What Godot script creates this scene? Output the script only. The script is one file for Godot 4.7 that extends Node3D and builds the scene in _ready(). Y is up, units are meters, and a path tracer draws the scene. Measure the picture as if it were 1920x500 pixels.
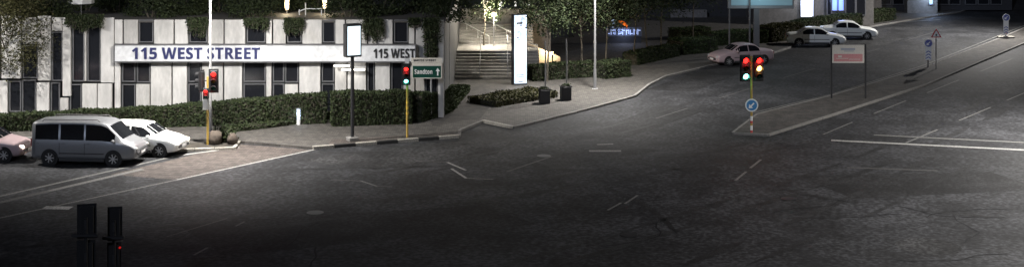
extends Node3D
# Night view of a street corner, seen from an upper storey across the crossing.
# Pixel helpers turn photo positions (1920 x 500) into places on the ground or on a plane.
const F := 2600.0
const HY := -235.0
const CH := 13.2
var M := {}
var T := {}
var used := {}
var rng := RandomNumberGenerator.new()

# ---------- helpers ----------
func lin(r, g_, b, a = 1.0) -> Color:
	var c := Color(r, g_, b).linear_to_srgb()
	c.a = a
	return c
func g(px, py, h = 0.0) -> Vector3:            # the point at height h that shows at this pixel
	var z: float = F * (CH - h) / (py - HY)
	return Vector3((px - 960.0) * z / F, h, -z)
func at(px, py, z) -> Vector3:                 # the point at distance z that shows at this pixel
	return Vector3((px - 960.0) * z / F, CH - (py - HY) * z / F, -z)
func dist(py) -> float:                        # distance of ground seen at this row
	return F * CH / (py - HY)

func noise_bytes(seed_, freq, size, oct = 4, type = FastNoiseLite.TYPE_SIMPLEX_SMOOTH) -> PackedByteArray:
	var n := FastNoiseLite.new()
	n.seed = seed_
	n.frequency = freq
	n.noise_type = type
	n.fractal_octaves = oct
	var im := n.get_seamless_image(size, size)
	im.convert(Image.FORMAT_L8)
	return im.get_data()
func tex_from(layers: Array, size: int, tint = Vector3.ONE) -> ImageTexture:   # layers: [bytes, lo, hi] multiplied together
	var out := PackedByteArray()
	out.resize(size * size * 3)
	for i in size * size:
		var v := 1.0
		for l in layers:
			v *= lerpf(l[1], l[2], l[0][i] / 255.0)
		v = clampf(v, 0.0, 1.0)
		out[i * 3] = int(255.0 * v * tint.x)
		out[i * 3 + 1] = int(255.0 * v * tint.y)
		out[i * 3 + 2] = int(255.0 * v * tint.z)
	var im := Image.create_from_data(size, size, false, Image.FORMAT_RGB8, out)
	im.generate_mipmaps()
	return ImageTexture.create_from_image(im)
func mat(col: Color, rough = 0.8, metal = 0.0, tex = null, metres = 1.0, detail = null) -> StandardMaterial3D:
	var m := StandardMaterial3D.new()
	m.albedo_color = col
	m.roughness = rough
	m.metallic = metal
	if tex:
		m.albedo_texture = tex
		m.uv1_triplanar = true
		m.uv1_world_triplanar = true
		m.uv1_scale = Vector3.ONE / metres
	return m
func glow(col: Color, e: float) -> StandardMaterial3D:
	var m := StandardMaterial3D.new()
	m.albedo_color = col
	m.emission_enabled = true
	m.emission = col
	m.emission_energy_multiplier = e
	return m

func mb() -> SurfaceTool:
	var st := SurfaceTool.new()
	st.begin(Mesh.PRIMITIVE_TRIANGLES)
	return st
func tri(st, a, b, c, n):
	if (c - a).cross(b - a).dot(n) < 0.0:
		var q = b
		b = c
		c = q
	for v in [a, b, c]:
		st.set_normal(n)
		st.add_vertex(v)
func quad(st, a, b, c, d, out):
	var n: Vector3 = (c - a).cross(d - b)
	if n.length() < 1e-9: return
	n = n.normalized()
	if n.dot(out) < 0.0: n = -n
	tri(st, a, b, c, n)
	tri(st, a, c, d, n)
func box(st, c: Vector3, s: Vector3, b := Basis(), ch := 0.0):
	var h := s * 0.5
	var e := Vector3(maxf(h.x - ch, 0.0), maxf(h.y - ch, 0.0), maxf(h.z - ch, 0.0))
	for ax in 3:
		for sg in [-1.0, 1.0]:
			var u := (ax + 1) % 3
			var w := (ax + 2) % 3
			var p := []
			for k in [[-1, -1], [1, -1], [1, 1], [-1, 1]]:
				var v := Vector3.ZERO
				v[ax] = h[ax] * sg
				v[u] = e[u] * k[0]
				v[w] = e[w] * k[1]
				p.append(c + b * v)
			var o := Vector3.ZERO
			o[ax] = sg
			quad(st, p[0], p[1], p[2], p[3], b * o)
	if ch <= 0.0: return
	for ax in 3:
		var u := (ax + 1) % 3
		var w := (ax + 2) % 3
		for su in [-1.0, 1.0]:
			for sw in [-1.0, 1.0]:
				var p := []
				for k in [[-1.0, 0], [1.0, 0], [1.0, 1], [-1.0, 1]]:
					var v := Vector3.ZERO
					v[ax] = e[ax] * k[0]
					v[u] = (h[u] if k[1] == 0 else e[u]) * su
					v[w] = (e[w] if k[1] == 0 else h[w]) * sw
					p.append(c + b * v)
				var o := Vector3.ZERO
				o[u] = su
				o[w] = sw
				quad(st, p[0], p[1], p[2], p[3], b * o)
	for sx in [-1.0, 1.0]:
		for sy in [-1.0, 1.0]:
			for sz in [-1.0, 1.0]:
				var s3 := Vector3(sx, sy, sz)
				tri(st, c + b * (Vector3(h.x, e.y, e.z) * s3), c + b * (Vector3(e.x, h.y, e.z) * s3), c + b * (Vector3(e.x, e.y, h.z) * s3), (b * s3).normalized())
func tube(st, pts: Array, rad: Array, sides := 8, cap := true):
	var rings := []
	for i in pts.size():
		var d: Vector3
		if i == 0: d = pts[1] - pts[0]
		elif i == pts.size() - 1: d = pts[i] - pts[i - 1]
		else: d = pts[i + 1] - pts[i - 1]
		d = d.normalized()
		var u := d.cross(Vector3(0.31, 0.12, 0.94) if absf(d.z) < 0.9 else Vector3.RIGHT).normalized()
		var w := d.cross(u)
		var r := []
		for k in sides:
			var a := TAU * k / sides
			var n := u * cos(a) + w * sin(a)
			r.append([pts[i] + n * rad[i], n])
		rings.append(r)
	for i in pts.size() - 1:
		for k in sides:
			var k2 := (k + 1) % sides
			var q := [rings[i][k], rings[i][k2], rings[i + 1][k2], rings[i + 1][k]]
			var fl: bool = (q[2][0] - q[0][0]).cross(q[1][0] - q[0][0]).dot(q[0][1]) < 0.0
			for id in ([0, 2, 1, 0, 3, 2] if fl else [0, 1, 2, 0, 2, 3]):
				st.set_normal(q[id][1])
				st.add_vertex(q[id][0])
	if cap:
		for e in [0, pts.size() - 1]:
			var n: Vector3 = (pts[0] - pts[1]).normalized() if e == 0 else (pts[e] - pts[e - 1]).normalized()
			for k in range(1, sides - 1):
				tri(st, rings[e][0][0], rings[e][k][0], rings[e][k + 1][0], n)
func cyl(st, a: Vector3, b: Vector3, r: float, sides := 12):
	tube(st, [a, b], [r, r], sides)
func disc(st, c: Vector3, n: Vector3, r: float, sides := 16):
	var u := n.cross(Vector3.UP if absf(n.y) < 0.9 else Vector3.RIGHT).normalized()
	var w := n.cross(u)
	for k in sides:
		var a := TAU * k / sides
		var b := TAU * (k + 1) / sides
		tri(st, c, c + (u * cos(a) + w * sin(a)) * r, c + (u * cos(b) + w * sin(b)) * r, n)
func poly(st, pts: PackedVector2Array, y: float):          # flat polygon, x/z in pts
	var idx := Geometry2D.triangulate_polygon(pts)
	for i in range(0, idx.size(), 3):
		tri(st, Vector3(pts[idx[i]].x, y, pts[idx[i]].y), Vector3(pts[idx[i + 1]].x, y, pts[idx[i + 1]].y), Vector3(pts[idx[i + 2]].x, y, pts[idx[i + 2]].y), Vector3.UP)
func slab(st, pts: PackedVector2Array, y0: float, y1: float):
	poly(st, pts, y1)
	for i in pts.size():
		var a := pts[i]
		var b := pts[(i + 1) % pts.size()]
		quad(st, Vector3(a.x, y0, a.y), Vector3(b.x, y0, b.y), Vector3(b.x, y1, b.y), Vector3(a.x, y1, a.y), Vector3(b.y - a.y, 0, a.x - b.x))
func ground_poly(list: Array) -> PackedVector2Array:
	var r := PackedVector2Array()
	for p in list:
		var v := g(p[0], p[1])
		r.append(Vector2(v.x, v.z))
	return r

func obj(called: String, st, m, parent: Node = self) -> MeshInstance3D:
	var o := MeshInstance3D.new()
	o.mesh = st.commit() if st is SurfaceTool else st
	o.material_override = m
	o.name = called
	if parent == self:
		o.name = numbered(called)
		add_child(o)
	else:
		parent.add_child(o, true)
	return o
func numbered(n: String) -> String:
	if not used.has(n):
		used[n] = 0
		return n
	used[n] += 1
	return "%s_%03d" % [n, used[n]]
func tag(o, label, category, group = ""):
	o.set_meta("label", label)
	o.set_meta("category", category)
	if group: o.set_meta("group", group)
	return o
func thing(called: String, label: String, category: String, where := Vector3.ZERO, turn := 0.0, group := "") -> Node3D:
	var o := Node3D.new()
	o.name = numbered(called)
	add_child(o)
	o.position = where
	o.rotation.y = turn
	tag(o, label, category, group)
	return o
func struct(called: String, st, m) -> MeshInstance3D:
	var o := obj(called, st, m)
	o.set_meta("kind", "structure")
	return o
func text(called: String, s: String, cap: float, m, parent: Node, where: Vector3, width := 0.0, turn := 0.0, weight := 700, bold := 0.0) -> MeshInstance3D:
	var f := SystemFont.new()
	f.font_names = PackedStringArray(["Droid Sans"])
	f.font_weight = weight
	var fv := FontVariation.new()
	fv.base_font = f
	fv.variation_embolden = bold
	var t := TextMesh.new()
	t.text = s
	t.font = fv
	t.font_size = 64
	t.depth = 0.03
	t.pixel_size = cap / (64.0 * 0.714)
	t.curve_step = 1.0
	var o := MeshInstance3D.new()
	o.mesh = t
	o.material_override = m
	o.name = called
	parent.add_child(o, true)
	o.position = where
	o.rotation.y = turn
	if width > 0.0:
		var w := t.get_aabb().size.x
		if w > 0.001: o.scale = Vector3(width / w, 1, 1)
	return o
func spot(parent, where: Vector3, dir: Vector3, energy, col, angle, size = 0.1):
	var l := SpotLight3D.new()
	l.name = "light"
	parent.add_child(l, true)
	l.position = where
	l.basis = Basis.looking_at(dir, Vector3.UP if absf(dir.normalized().y) < 0.95 else Vector3.FORWARD)
	l.light_energy = energy
	l.light_color = col
	l.spot_angle = angle
	l.spot_range = 80.0
	l.spot_attenuation = 2.0
	l.light_size = size
	l.shadow_enabled = true
func omni(parent, where: Vector3, energy, col, size = 0.1):
	var l := OmniLight3D.new()
	l.name = "light"
	parent.add_child(l, true)
	l.position = where
	l.light_energy = energy
	l.light_color = col
	l.omni_range = 60.0
	l.omni_attenuation = 2.0
	l.light_size = size
	l.shadow_enabled = true

# ---------- leaves ----------
func leaf(st, p: Vector3, s: float, tone: float, long := 1.6):
	var d := Vector3(rng.randfn(), rng.randfn() * 0.7, rng.randfn()).normalized()
	var e := d.cross(Vector3(rng.randfn(), rng.randfn(), rng.randfn())).normalized()
	var n := d.cross(e)
	st.set_color(Color(tone, tone * rng.randf_range(0.95, 1.08), tone * rng.randf_range(0.7, 1.0)))
	tri(st, p - d * s * long * 0.5, p + e * s * 0.4, p + d * s * long * 0.5, n)
	tri(st, p - d * s * long * 0.5, p - e * s * 0.4, p + d * s * long * 0.5, n)
func leaf_mat(col: Color) -> StandardMaterial3D:
	var m := mat(col, 0.65)
	m.vertex_color_use_as_albedo = true
	m.metallic_specular = 0.2
	m.backlight_enabled = true
	m.backlight = Color(0.25, 0.3, 0.15)
	return m
func make_tree(called, label, group, base: Vector3, h: float, r: float, y0: float, seed_: int, n: int, ls: float, tr: float, lean := Vector3.ZERO, lm = null):
	rng.seed = seed_
	var t := thing(called, label, "tree", base, 0.0, group)
	var st := mb()
	var top := Vector3(lean.x, y0 + (h - y0) * 0.35, lean.z)
	var mid := top * 0.55 + Vector3(rng.randf_range(-0.12, 0.12), 0, rng.randf_range(-0.12, 0.12))
	tube(st, [Vector3(0, -0.05, 0), Vector3(0, 0.25, 0), mid, top], [tr * 1.5, tr, tr * 0.8, tr * 0.5], 8)
	var ends := []
	for k in 13:
		var a := TAU * k / 8.0 + rng.randf_range(-0.3, 0.3)
		var s := mid.lerp(top, rng.randf_range(0.3, 1.0))
		var e := top + Vector3(cos(a) * r * rng.randf_range(0.4, 0.85), rng.randf_range(-0.1, 0.55) * (h - y0), sin(a) * r * rng.randf_range(0.4, 0.85))
		var m := s.lerp(e, 0.5) + Vector3(0, rng.randf_range(0.1, 0.4), 0)
		tube(st, [s, m, e], [tr * 0.5, tr * 0.32, tr * 0.14], 5, false)
		ends.append(e)
	obj("trunk", st, M.bark, t)
	var clumps := []
	for k in 26:
		var v := Vector3(rng.randfn(), rng.randfn(), rng.randfn()).normalized() * pow(rng.randf(), 0.4)
		clumps.append(Vector3(lean.x + v.x * r, (y0 + h) * 0.5 + v.y * (h - y0) * 0.5, lean.z + v.z * r))
	for e in ends: clumps.append(e)
	st = mb()
	for i in n:
		var c: Vector3 = clumps[i % clumps.size()]
		var tone := rng.randf_range(0.55, 1.0)
		var sd := r * 0.2
		leaf(st, c + Vector3(rng.randfn() * sd, rng.randfn() * sd * 0.75, rng.randfn() * sd), ls * rng.randf_range(0.7, 1.3), tone)
	obj("crown", st, M.leaf if lm == null else lm, t)
	return t
func shrub(called, label, group, base: Vector3, size: Vector3, seed_: int, n: int, ls: float, lm = null, cat = "shrub"):
	rng.seed = seed_
	var t := thing(called, label, cat, base, 0.0, group)
	var st := mb()
	for k in 5:
		var a := TAU * k / 5.0
		tube(st, [Vector3(0, -0.03, 0), Vector3(cos(a) * size.x * 0.25, size.y * 0.6, sin(a) * size.z * 0.25)], [0.03, 0.01], 4, false)
	obj("stem", st, M.bark, t)
	st = mb()
	var cl := []
	for k in 16:
		cl.append(Vector3(rng.randf_range(-0.4, 0.4) * size.x, rng.randf_range(0.15, 0.85) * size.y, rng.randf_range(-0.4, 0.4) * size.z))
	for i in n:
		var c: Vector3 = cl[i % 16]
		var p := c + Vector3(rng.randfn() * size.x, rng.randfn() * size.y * 0.8, rng.randfn() * size.z) * 0.11
		p.y = maxf(p.y, 0.02)
		leaf(st, p, ls * rng.randf_range(0.7, 1.3), rng.randf_range(0.5, 1.0))
	obj("foliage", st, M.leaf if lm == null else lm, t)
	return t
func hedge(label: String, path: Array, w: float, hs, seed_: int, dens: float, group := "", lm = null, ls := 0.09):
	# clipped hedge: a solid dark twig core with leaves spread over its top and sides; hs is one height or one for each point
	rng.seed = seed_
	var o: Vector3 = path[0]
	var t := thing("hedge", label, "hedge", o, 0.0, group)
	var core := mb()
	var st := mb()
	for i in path.size() - 1:
		var a: Vector3 = path[i] - o
		var b: Vector3 = path[i + 1] - o
		var h0: float = hs[i] if hs is Array else hs
		var h1: float = hs[i + 1] if hs is Array else hs
		var d := (b - a).normalized()
		var sd := Vector3(-d.z, 0, d.x)
		var ln := (b - a).length()
		var k0 := sd * w * 0.44
		var u0 := Vector3(0, h0 * 0.93, 0)
		var u1 := Vector3(0, h1 * 0.93, 0)
		var dn := Vector3(0, -0.03, 0)
		quad(core, a - k0 + dn, b - k0 + dn, b - k0 + u1, a - k0 + u0, -sd)
		quad(core, a + k0 + dn, b + k0 + dn, b + k0 + u1, a + k0 + u0, sd)
		quad(core, a - k0 + u0, b - k0 + u1, b + k0 + u1, a + k0 + u0, Vector3.UP)
		if i == 0: quad(core, a - k0 + dn, a + k0 + dn, a + k0 + u0, a - k0 + u0, -d)
		if i == path.size() - 2: quad(core, b - k0 + dn, b + k0 + dn, b + k0 + u1, b - k0 + u1, d)
		for k in int(ln * (w + h0 + h1) * dens):
			var al := rng.randf_range(-0.05, ln + 0.05)
			var h := lerpf(h0, h1, clampf(al / ln, 0.0, 1.0))
			var u := rng.randf() * (w + 2.0 * h)
			var p: Vector3
			if u < h: p = sd * (-w * 0.5) + Vector3(0, u, 0)
			elif u < h + w: p = sd * (u - h - w * 0.5) + Vector3(0, h, 0)
			else: p = sd * (w * 0.5) + Vector3(0, u - h - w, 0)
			p += Vector3(rng.randfn(), rng.randfn(), rng.randfn()) * 0.03
			p.y = maxf(p.y + 0.03 * sin(al * 2.3 + seed_) * (p.y / h), 0.02)
			leaf(st, a + d * al + p, ls * rng.randf_range(0.7, 1.4), rng.randf_range(0.5, 1.0), 1.3)
		for e in ([[a, h0]] if i == 0 else []) + ([[b, h1]] if i == path.size() - 2 else []):
			for k in int(w * e[1] * dens):
				leaf(st, e[0] + sd * rng.randf_range(-w, w) * 0.5 + Vector3(0, rng.randf() * e[1], 0) + Vector3(rng.randfn(), 0, rng.randfn()) * 0.04, ls, rng.randf_range(0.5, 1.0), 1.3)
	obj("twig_core", core, M.twigs, t)
	obj("foliage", st, M.leaf if lm == null else lm, t)
	return t

# ---------- vehicles: local +X is forward, the origin lies on the ground ----------
const SEDAN := {"st": [[-2.24, 0.66, 0.38, 0.78, 0.84, 0.56], [-2.14, 0.79, 0.25, 0.88, 0.94, 0.66], [-1.6, 0.85, 0.2, 0.92, 1.0, 0.70], [-1.28, 0.86, 0.18, 0.93, 1.04, 0.66], [-0.78, 0.86, 0.18, 0.93, 1.37, 0.59], [-0.4, 0.86, 0.18, 0.92, 1.43, 0.60], [0.1, 0.86, 0.18, 0.92, 1.43, 0.60], [0.42, 0.86, 0.18, 0.91, 1.38, 0.59], [1.08, 0.86, 0.18, 0.9, 0.98, 0.69], [1.7, 0.84, 0.2, 0.82, 0.89, 0.66], [2.1, 0.78, 0.24, 0.70, 0.77, 0.6], [2.25, 0.66, 0.33, 0.58, 0.64, 0.5]],
	"wheels": [-1.36, 1.36], "wr": 0.31, "scr": [0.5, 1.02], "rear": [-1.22, -0.84], "win": [[-1.05, -0.22], [-0.14, 0.82]], "hl": [2.11, 0.63, 0.56], "tl": [-2.18, 0.76, 0.58]}
const HATCH := {"st": [[-2.02, 0.70, 0.4, 0.85, 1.16, 0.55], [-1.9, 0.82, 0.25, 0.95, 1.38, 0.62], [-1.2, 0.86, 0.2, 0.95, 1.48, 0.64], [-0.2, 0.87, 0.2, 0.94, 1.5, 0.64], [0.42, 0.87, 0.2, 0.93, 1.44, 0.61], [1.12, 0.86, 0.2, 0.9, 1.01, 0.68], [1.72, 0.83, 0.22, 0.82, 0.89, 0.65], [2.05, 0.77, 0.27, 0.70, 0.76, 0.58], [2.18, 0.64, 0.35, 0.58, 0.63, 0.47]],
	"wheels": [-1.28, 1.34], "wr": 0.32, "scr": [0.5, 1.06], "rear": [-2.0, -1.9], "win": [[-1.75, -1.1], [-1.02, -0.2], [-0.12, 0.85]], "hl": [2.04, 0.66, 0.56], "tl": [-1.98, 0.86, 0.62]}
const VAN := {"st": [[-2.45, 0.86, 0.42, 1.05, 1.80, 0.74], [-2.40, 0.93, 0.28, 1.12, 1.90, 0.80], [-1.5, 0.95, 0.25, 1.12, 1.96, 0.82], [0.0, 0.95, 0.25, 1.11, 1.97, 0.82], [0.85, 0.95, 0.25, 1.1, 1.93, 0.80], [1.12, 0.95, 0.25, 1.08, 1.84, 0.78], [1.85, 0.94, 0.25, 1.03, 1.15, 0.76], [2.2, 0.9, 0.28, 0.94, 1.03, 0.70], [2.4, 0.83, 0.34, 0.8, 0.88, 0.62], [2.47, 0.74, 0.42, 0.68, 0.74, 0.54]],
	"wheels": [-1.55, 1.45], "wr": 0.34, "scr": [1.18, 1.8], "rear": [-2.45, -2.4], "win": [[-2.25, -1.15], [-1.05, 0.05], [0.14, 1.5]], "hl": [2.36, 0.76, 0.62], "tl": [-2.41, 1.0, 0.8]}
func sec(sp: Dictionary, x: float) -> Array:
	var s: Array = sp.st
	for i in s.size() - 1:
		if x <= s[i + 1][0]:
			var t: float = clampf((x - s[i][0]) / (s[i + 1][0] - s[i][0]), 0.0, 1.0)
			var r := []
			for k in 6: r.append(lerpf(s[i][k], s[i + 1][k], t))
			return r
	return s[-1]
func ring(r: Array) -> Array:
	var half := [Vector2(r[1] * 0.82, r[2]), Vector2(r[1] * 0.95, r[2] + 0.07), Vector2(r[1] * 0.99, r[2] + 0.18), Vector2(r[1], lerpf(r[2], r[3], 0.6)), Vector2(r[1] * 0.985, r[3] - 0.06), Vector2(r[1] * 0.965, r[3]), Vector2(r[5] + 0.025, r[4] - 0.05), Vector2(r[5] * 0.93, r[4]), Vector2(r[5] * 0.5, r[4] + 0.02)]
	var p := []
	for v in half: p.append(Vector3(r[0], v.y, v.x))
	half.reverse()
	for v in half: p.append(Vector3(r[0], v.y, -v.x))
	return p
func side_pt(sp, x, t, sgn, off := 0.008) -> Vector3:
	var r := sec(sp, x)
	var a := Vector2(r[1] * 0.965, r[3])
	var b := Vector2(r[5] + 0.025, r[4] - 0.05)
	var v := a.lerp(b, t)
	return Vector3(x, v.y, (v.x + off) * sgn)
func car(called: String, label: String, cat: String, sp: Dictionary, paint, where: Vector3, heading: Vector3, lit: Array, group := "", plate := "", beam := 6.0):
	var turn := atan2(-heading.z, heading.x)
	var t := thing(called, label, cat, where, turn, group)
	# body shell, lofted through its sections
	var st := mb()
	var xs := []
	var n: int = sp.st.size()
	for i in n - 1:
		for k in 4: xs.append(lerpf(sp.st[i][0], sp.st[i + 1][0], k / 4.0))
	xs.append(sp.st[-1][0])
	var rings := []
	for x in xs: rings.append(ring(sec(sp, x)))
	var m: int = rings[0].size()
	for i in rings.size() - 1:
		for k in m:
			var k2 := (k + 1) % m
			for v in [rings[i][k], rings[i][k2], rings[i + 1][k2], rings[i][k], rings[i + 1][k2], rings[i + 1][k]]:
				st.set_smooth_group(0)
				st.add_vertex(v)
	for e in [0, rings.size() - 1]:
		var c := Vector3.ZERO
		for v in rings[e]: c += v / m
		for k in m:
			var k2 := (k + 1) % m
			for v in ([c, rings[e][k2], rings[e][k]] if e == 0 else [c, rings[e][k], rings[e][k2]]):
				st.set_smooth_group(1)
				st.add_vertex(v)
	st.index()
	st.generate_normals()
	obj("body", st, paint, t)
	# windows
	for sg in [-1.0, 1.0]:
		for w in sp.win:
			st = mb()
			var k := 8
			for i in k:
				var x0 := lerpf(w[0], w[1], i / float(k))
				var x1 := lerpf(w[0], w[1], (i + 1.0) / k)
				quad(st, side_pt(sp, x0, 0.06, sg), side_pt(sp, x1, 0.06, sg), side_pt(sp, x1, 0.93, sg), side_pt(sp, x0, 0.93, sg), Vector3(0, 0.2, sg))
			obj("window", st, M.car_glass, t)
			# shut line of the door under the window, and its handle
			st = mb()
			var r := sec(sp, w[0])
			box(st, Vector3(w[0] - 0.04, (r[2] + r[3]) * 0.5 + 0.08, (r[1] + 0.001) * sg), Vector3(0.012, (r[3] - r[2]) * 0.62, 0.008))
			obj("door_gap", st, M.black, t)
			st = mb()
			box(st, Vector3(w[0] + 0.14, r[3] - 0.11, (r[1] * 0.985 + 0.014) * sg), Vector3(0.18, 0.03, 0.03), Basis(), 0.008)
			obj("door_handle", st, paint, t)
	for e in [["windscreen", sp.scr], ["rear_window", sp.rear]]:
		st = mb()
		var kk := 5
		for i in kk:
			var p := []
			for j in 2:
				var r := sec(sp, lerpf(e[1][0], e[1][1], (i + j) / float(kk)))
				p.append(r)
			var o := 0.012
			var dx: float = 0.012 if e[0] == "windscreen" else -0.012
			quad(st, Vector3(p[0][0] + dx, p[0][4] + o, -p[0][5] * 0.9), Vector3(p[0][0] + dx, p[0][4] + o, p[0][5] * 0.9), Vector3(p[1][0] + dx, p[1][4] + o, p[1][5] * 0.9), Vector3(p[1][0] + dx, p[1][4] + o, -p[1][5] * 0.9), Vector3(dx, 0.02, 0))
			quad(st, Vector3(p[0][0] + dx, p[0][4] + o + 0.012, -p[0][5] * 0.45), Vector3(p[0][0] + dx, p[0][4] + o + 0.012, p[0][5] * 0.45), Vector3(p[1][0] + dx, p[1][4] + o + 0.012, p[1][5] * 0.45), Vector3(p[1][0] + dx, p[1][4] + o + 0.012, -p[1][5] * 0.45), Vector3(dx, 0.02, 0))
		if e[0] == "rear_window" and e[1][1] - e[1][0] < 0.2:    # upright tailgate
			st = mb()
			var a := sec(sp, e[1][0])
			quad(st, Vector3(a[0] - 0.012, a[3] + 0.04, -a[1] * 0.85), Vector3(a[0] - 0.012, a[3] + 0.04, a[1] * 0.85), Vector3(a[0] - 0.012, a[4] - 0.1, a[5] * 0.9), Vector3(a[0] - 0.012, a[4] - 0.1, -a[5] * 0.9), Vector3.LEFT)
		obj(e[0], st, M.car_glass, t)
	# wheels in dark wells
	for x in sp.wheels:
		for sg in [-1.0, 1.0]:
			var hw: float = sec(sp, x)[1]
			st = mb()
			cyl(st, Vector3(x, sp.wr + 0.01, (hw - 0.3) * sg), Vector3(x, sp.wr + 0.01, (hw + 0.003) * sg), sp.wr + 0.06, 24)
			obj("wheel_well", st, M.black, t)
			var wn := Node3D.new()
			wn.name = "wheel"
			t.add_child(wn, true)
			wn.position = Vector3(x, sp.wr, (hw - 0.09) * sg)
			st = mb()
			tube(st, [Vector3(0, 0, -0.09 * sg), Vector3(0, 0, -0.07 * sg), Vector3(0, 0, 0.08 * sg), Vector3(0, 0, 0.105 * sg)], [sp.wr - 0.03, sp.wr, sp.wr, sp.wr - 0.03], 22)
			obj("tyre", st, M.rubber, wn)
			st = mb()
			cyl(st, Vector3(0, 0, 0.08 * sg), Vector3(0, 0, 0.112 * sg), sp.wr * 0.2, 10)
			for k in 7:
				var a := TAU * k / 7.0
				box(st, Vector3(cos(a), sin(a), 0) * sp.wr * 0.38 + Vector3(0, 0, 0.104 * sg), Vector3(sp.wr * 0.5, 0.05, 0.012), Basis(Vector3(0, 0, 1), a))
			tube(st, [Vector3(0, 0, 0.1 * sg), Vector3(0, 0, 0.114 * sg)], [sp.wr * 0.68, sp.wr * 0.66], 20, false)
			obj("rim", st, M.alloy, wn)
	# sills, rubbing strips and roof rails
	for sg in [-1.0, 1.0]:
		var xa: float = sp.wheels[0] + sp.wr + 0.1
		var xb: float = sp.wheels[1] - sp.wr - 0.1
		st = mb()
		box(st, Vector3((xa + xb) * 0.5, 0.27, sec(sp, 0.0)[1] * sg), Vector3(xb - xa, 0.13, 0.03), Basis(), 0.01)
		obj("sill", st, M.trim, t)
		st = mb()
		box(st, Vector3((xa + xb) * 0.5, 0.56, sec(sp, 0.0)[1] * sg), Vector3(xb - xa, 0.045, 0.024), Basis(), 0.008)
		obj("rubbing_strip", st, M.trim, t)
		if cat == "van":
			st = mb()
			tube(st, [Vector3(-2.0, 1.96, 0.66 * sg), Vector3(-1.9, 2.03, 0.66 * sg), Vector3(0.6, 2.04, 0.66 * sg), Vector3(0.72, 1.96, 0.66 * sg)], [0.022, 0.022, 0.022, 0.022], 6)
			obj("roof_rail", st, M.grey_metal, t)
	# lamps, bumpers, grille, mirrors, number plates
	for sg in [-1.0, 1.0]:
		st = mb()
		box(st, Vector3(sp.hl[0], sp.hl[1], sp.hl[2] * sg), Vector3(0.24, 0.15, 0.3), Basis(Vector3.UP, 0.5 * sg), 0.04)
		obj("headlight", st, M.head_on if lit[0] else M.head_off, t)
		if lit[0]:
			spot(t, Vector3(sp.st[-1][0] + 0.1, sp.hl[1], sp.hl[2] * sg), Vector3(1, -0.06, 0), beam, Color(1.0, 0.96, 0.9), 21.0, 0.08)
		st = mb()
		box(st, Vector3(sp.tl[0], sp.tl[1], sp.tl[2] * sg), Vector3(0.16, 0.2 if cat != "van" else 0.36, 0.24 if cat != "van" else 0.16), Basis(), 0.03)
		obj("tail_light", st, M.tail_on if lit[1] else M.tail_off, t)
		st = mb()
		var mx: float = sp.win[-1][1] - 0.05
		var ms := side_pt(sp, mx, 0.1, sg)
		box(st, ms + Vector3(0, 0.05, 0.1 * sg), Vector3(0.12, 0.13, 0.2), Basis(), 0.035)
		obj("wing_mirror", st, paint, t)
	var f: Array = sp.st[-1]
	st = mb()
	box(st, Vector3(f[0] - 0.02, f[2] + 0.12, 0), Vector3(0.1, 0.14, f[1] * 1.7), Basis(), 0.03)
	obj("bumper", st, M.trim, t)
	st = mb()
	for k in 3: box(st, Vector3(f[0] - 0.03 + 0.012 * (2 - k), f[3] - 0.04 - 0.05 * k, 0), Vector3(0.06, 0.025, 0.7), Basis(), 0.005)
	obj("grille", st, M.black, t)
	st = mb()
	box(st, Vector3(f[0] + 0.035, f[2] + 0.13, 0), Vector3(0.012, 0.11, 0.48))
	obj("number_plate", st, M.white, t)
	var b: Array = sp.st[0]
	st = mb()
	box(st, Vector3(b[0] + 0.02, b[2] + 0.1, 0), Vector3(0.12, 0.16, b[1] * 1.9), Basis(), 0.04)
	obj("bumper", st, paint, t)
	st = mb()
	box(st, Vector3(b[0] - 0.01, b[3] - 0.2, 0), Vector3(0.02, 0.11, 0.48))
	obj("number_plate", st, M.yellow, t)
	return t

# ---------- street furniture ----------
func lamp_post(label: String, base: Vector3, h: float, arm: Vector3, energy: float, group := "", cone := 74.0, aim := Vector3(0, -1, 0.0001)):
	var t := thing("street_lamp", label, "street lamp", base, 0.0, group)
	var st := mb()
	tube(st, [Vector3(0, 0, 0), Vector3(0, 1.2, 0), Vector3(0, 1.22, 0), Vector3(0, h, 0)], [0.1, 0.1, 0.075, 0.05], 10)
	obj("pole", st, M.galv, t)
	st = mb()
	box(st, Vector3(0, 0.012, 0), Vector3(0.34, 0.024, 0.34), Basis(), 0.005)
	obj("base_plate", st, M.galv, t)
	st = mb()
	tube(st, [Vector3(0, h - 0.1, 0), Vector3(0, h, 0) + arm * 0.3 + Vector3(0, 0.15, 0), Vector3(0, h + 0.2, 0) + arm], [0.05, 0.045, 0.04], 8)
	obj("arm", st, M.galv, t)
	var ar := arm.normalized()
	var bs := Basis(ar, Vector3.UP, ar.cross(Vector3.UP))
	var e := Vector3(0, h + 0.2, 0) + arm + ar * 0.3
	st = mb()
	box(st, e, Vector3(0.7, 0.16, 0.3), bs, 0.06)
	var hd := obj("lamp_head", st, M.galv, t)
	st = mb()
	box(st, e + Vector3(0, -0.09, 0), Vector3(0.5, 0.03, 0.22), bs, 0.01)
	obj("diffuser", st, M.lamp_glow, hd)
	spot(t, e + Vector3(0, -0.16, 0), aim, energy, Color(1.0, 0.985, 0.965), cone, 0.3)
	return t
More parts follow.
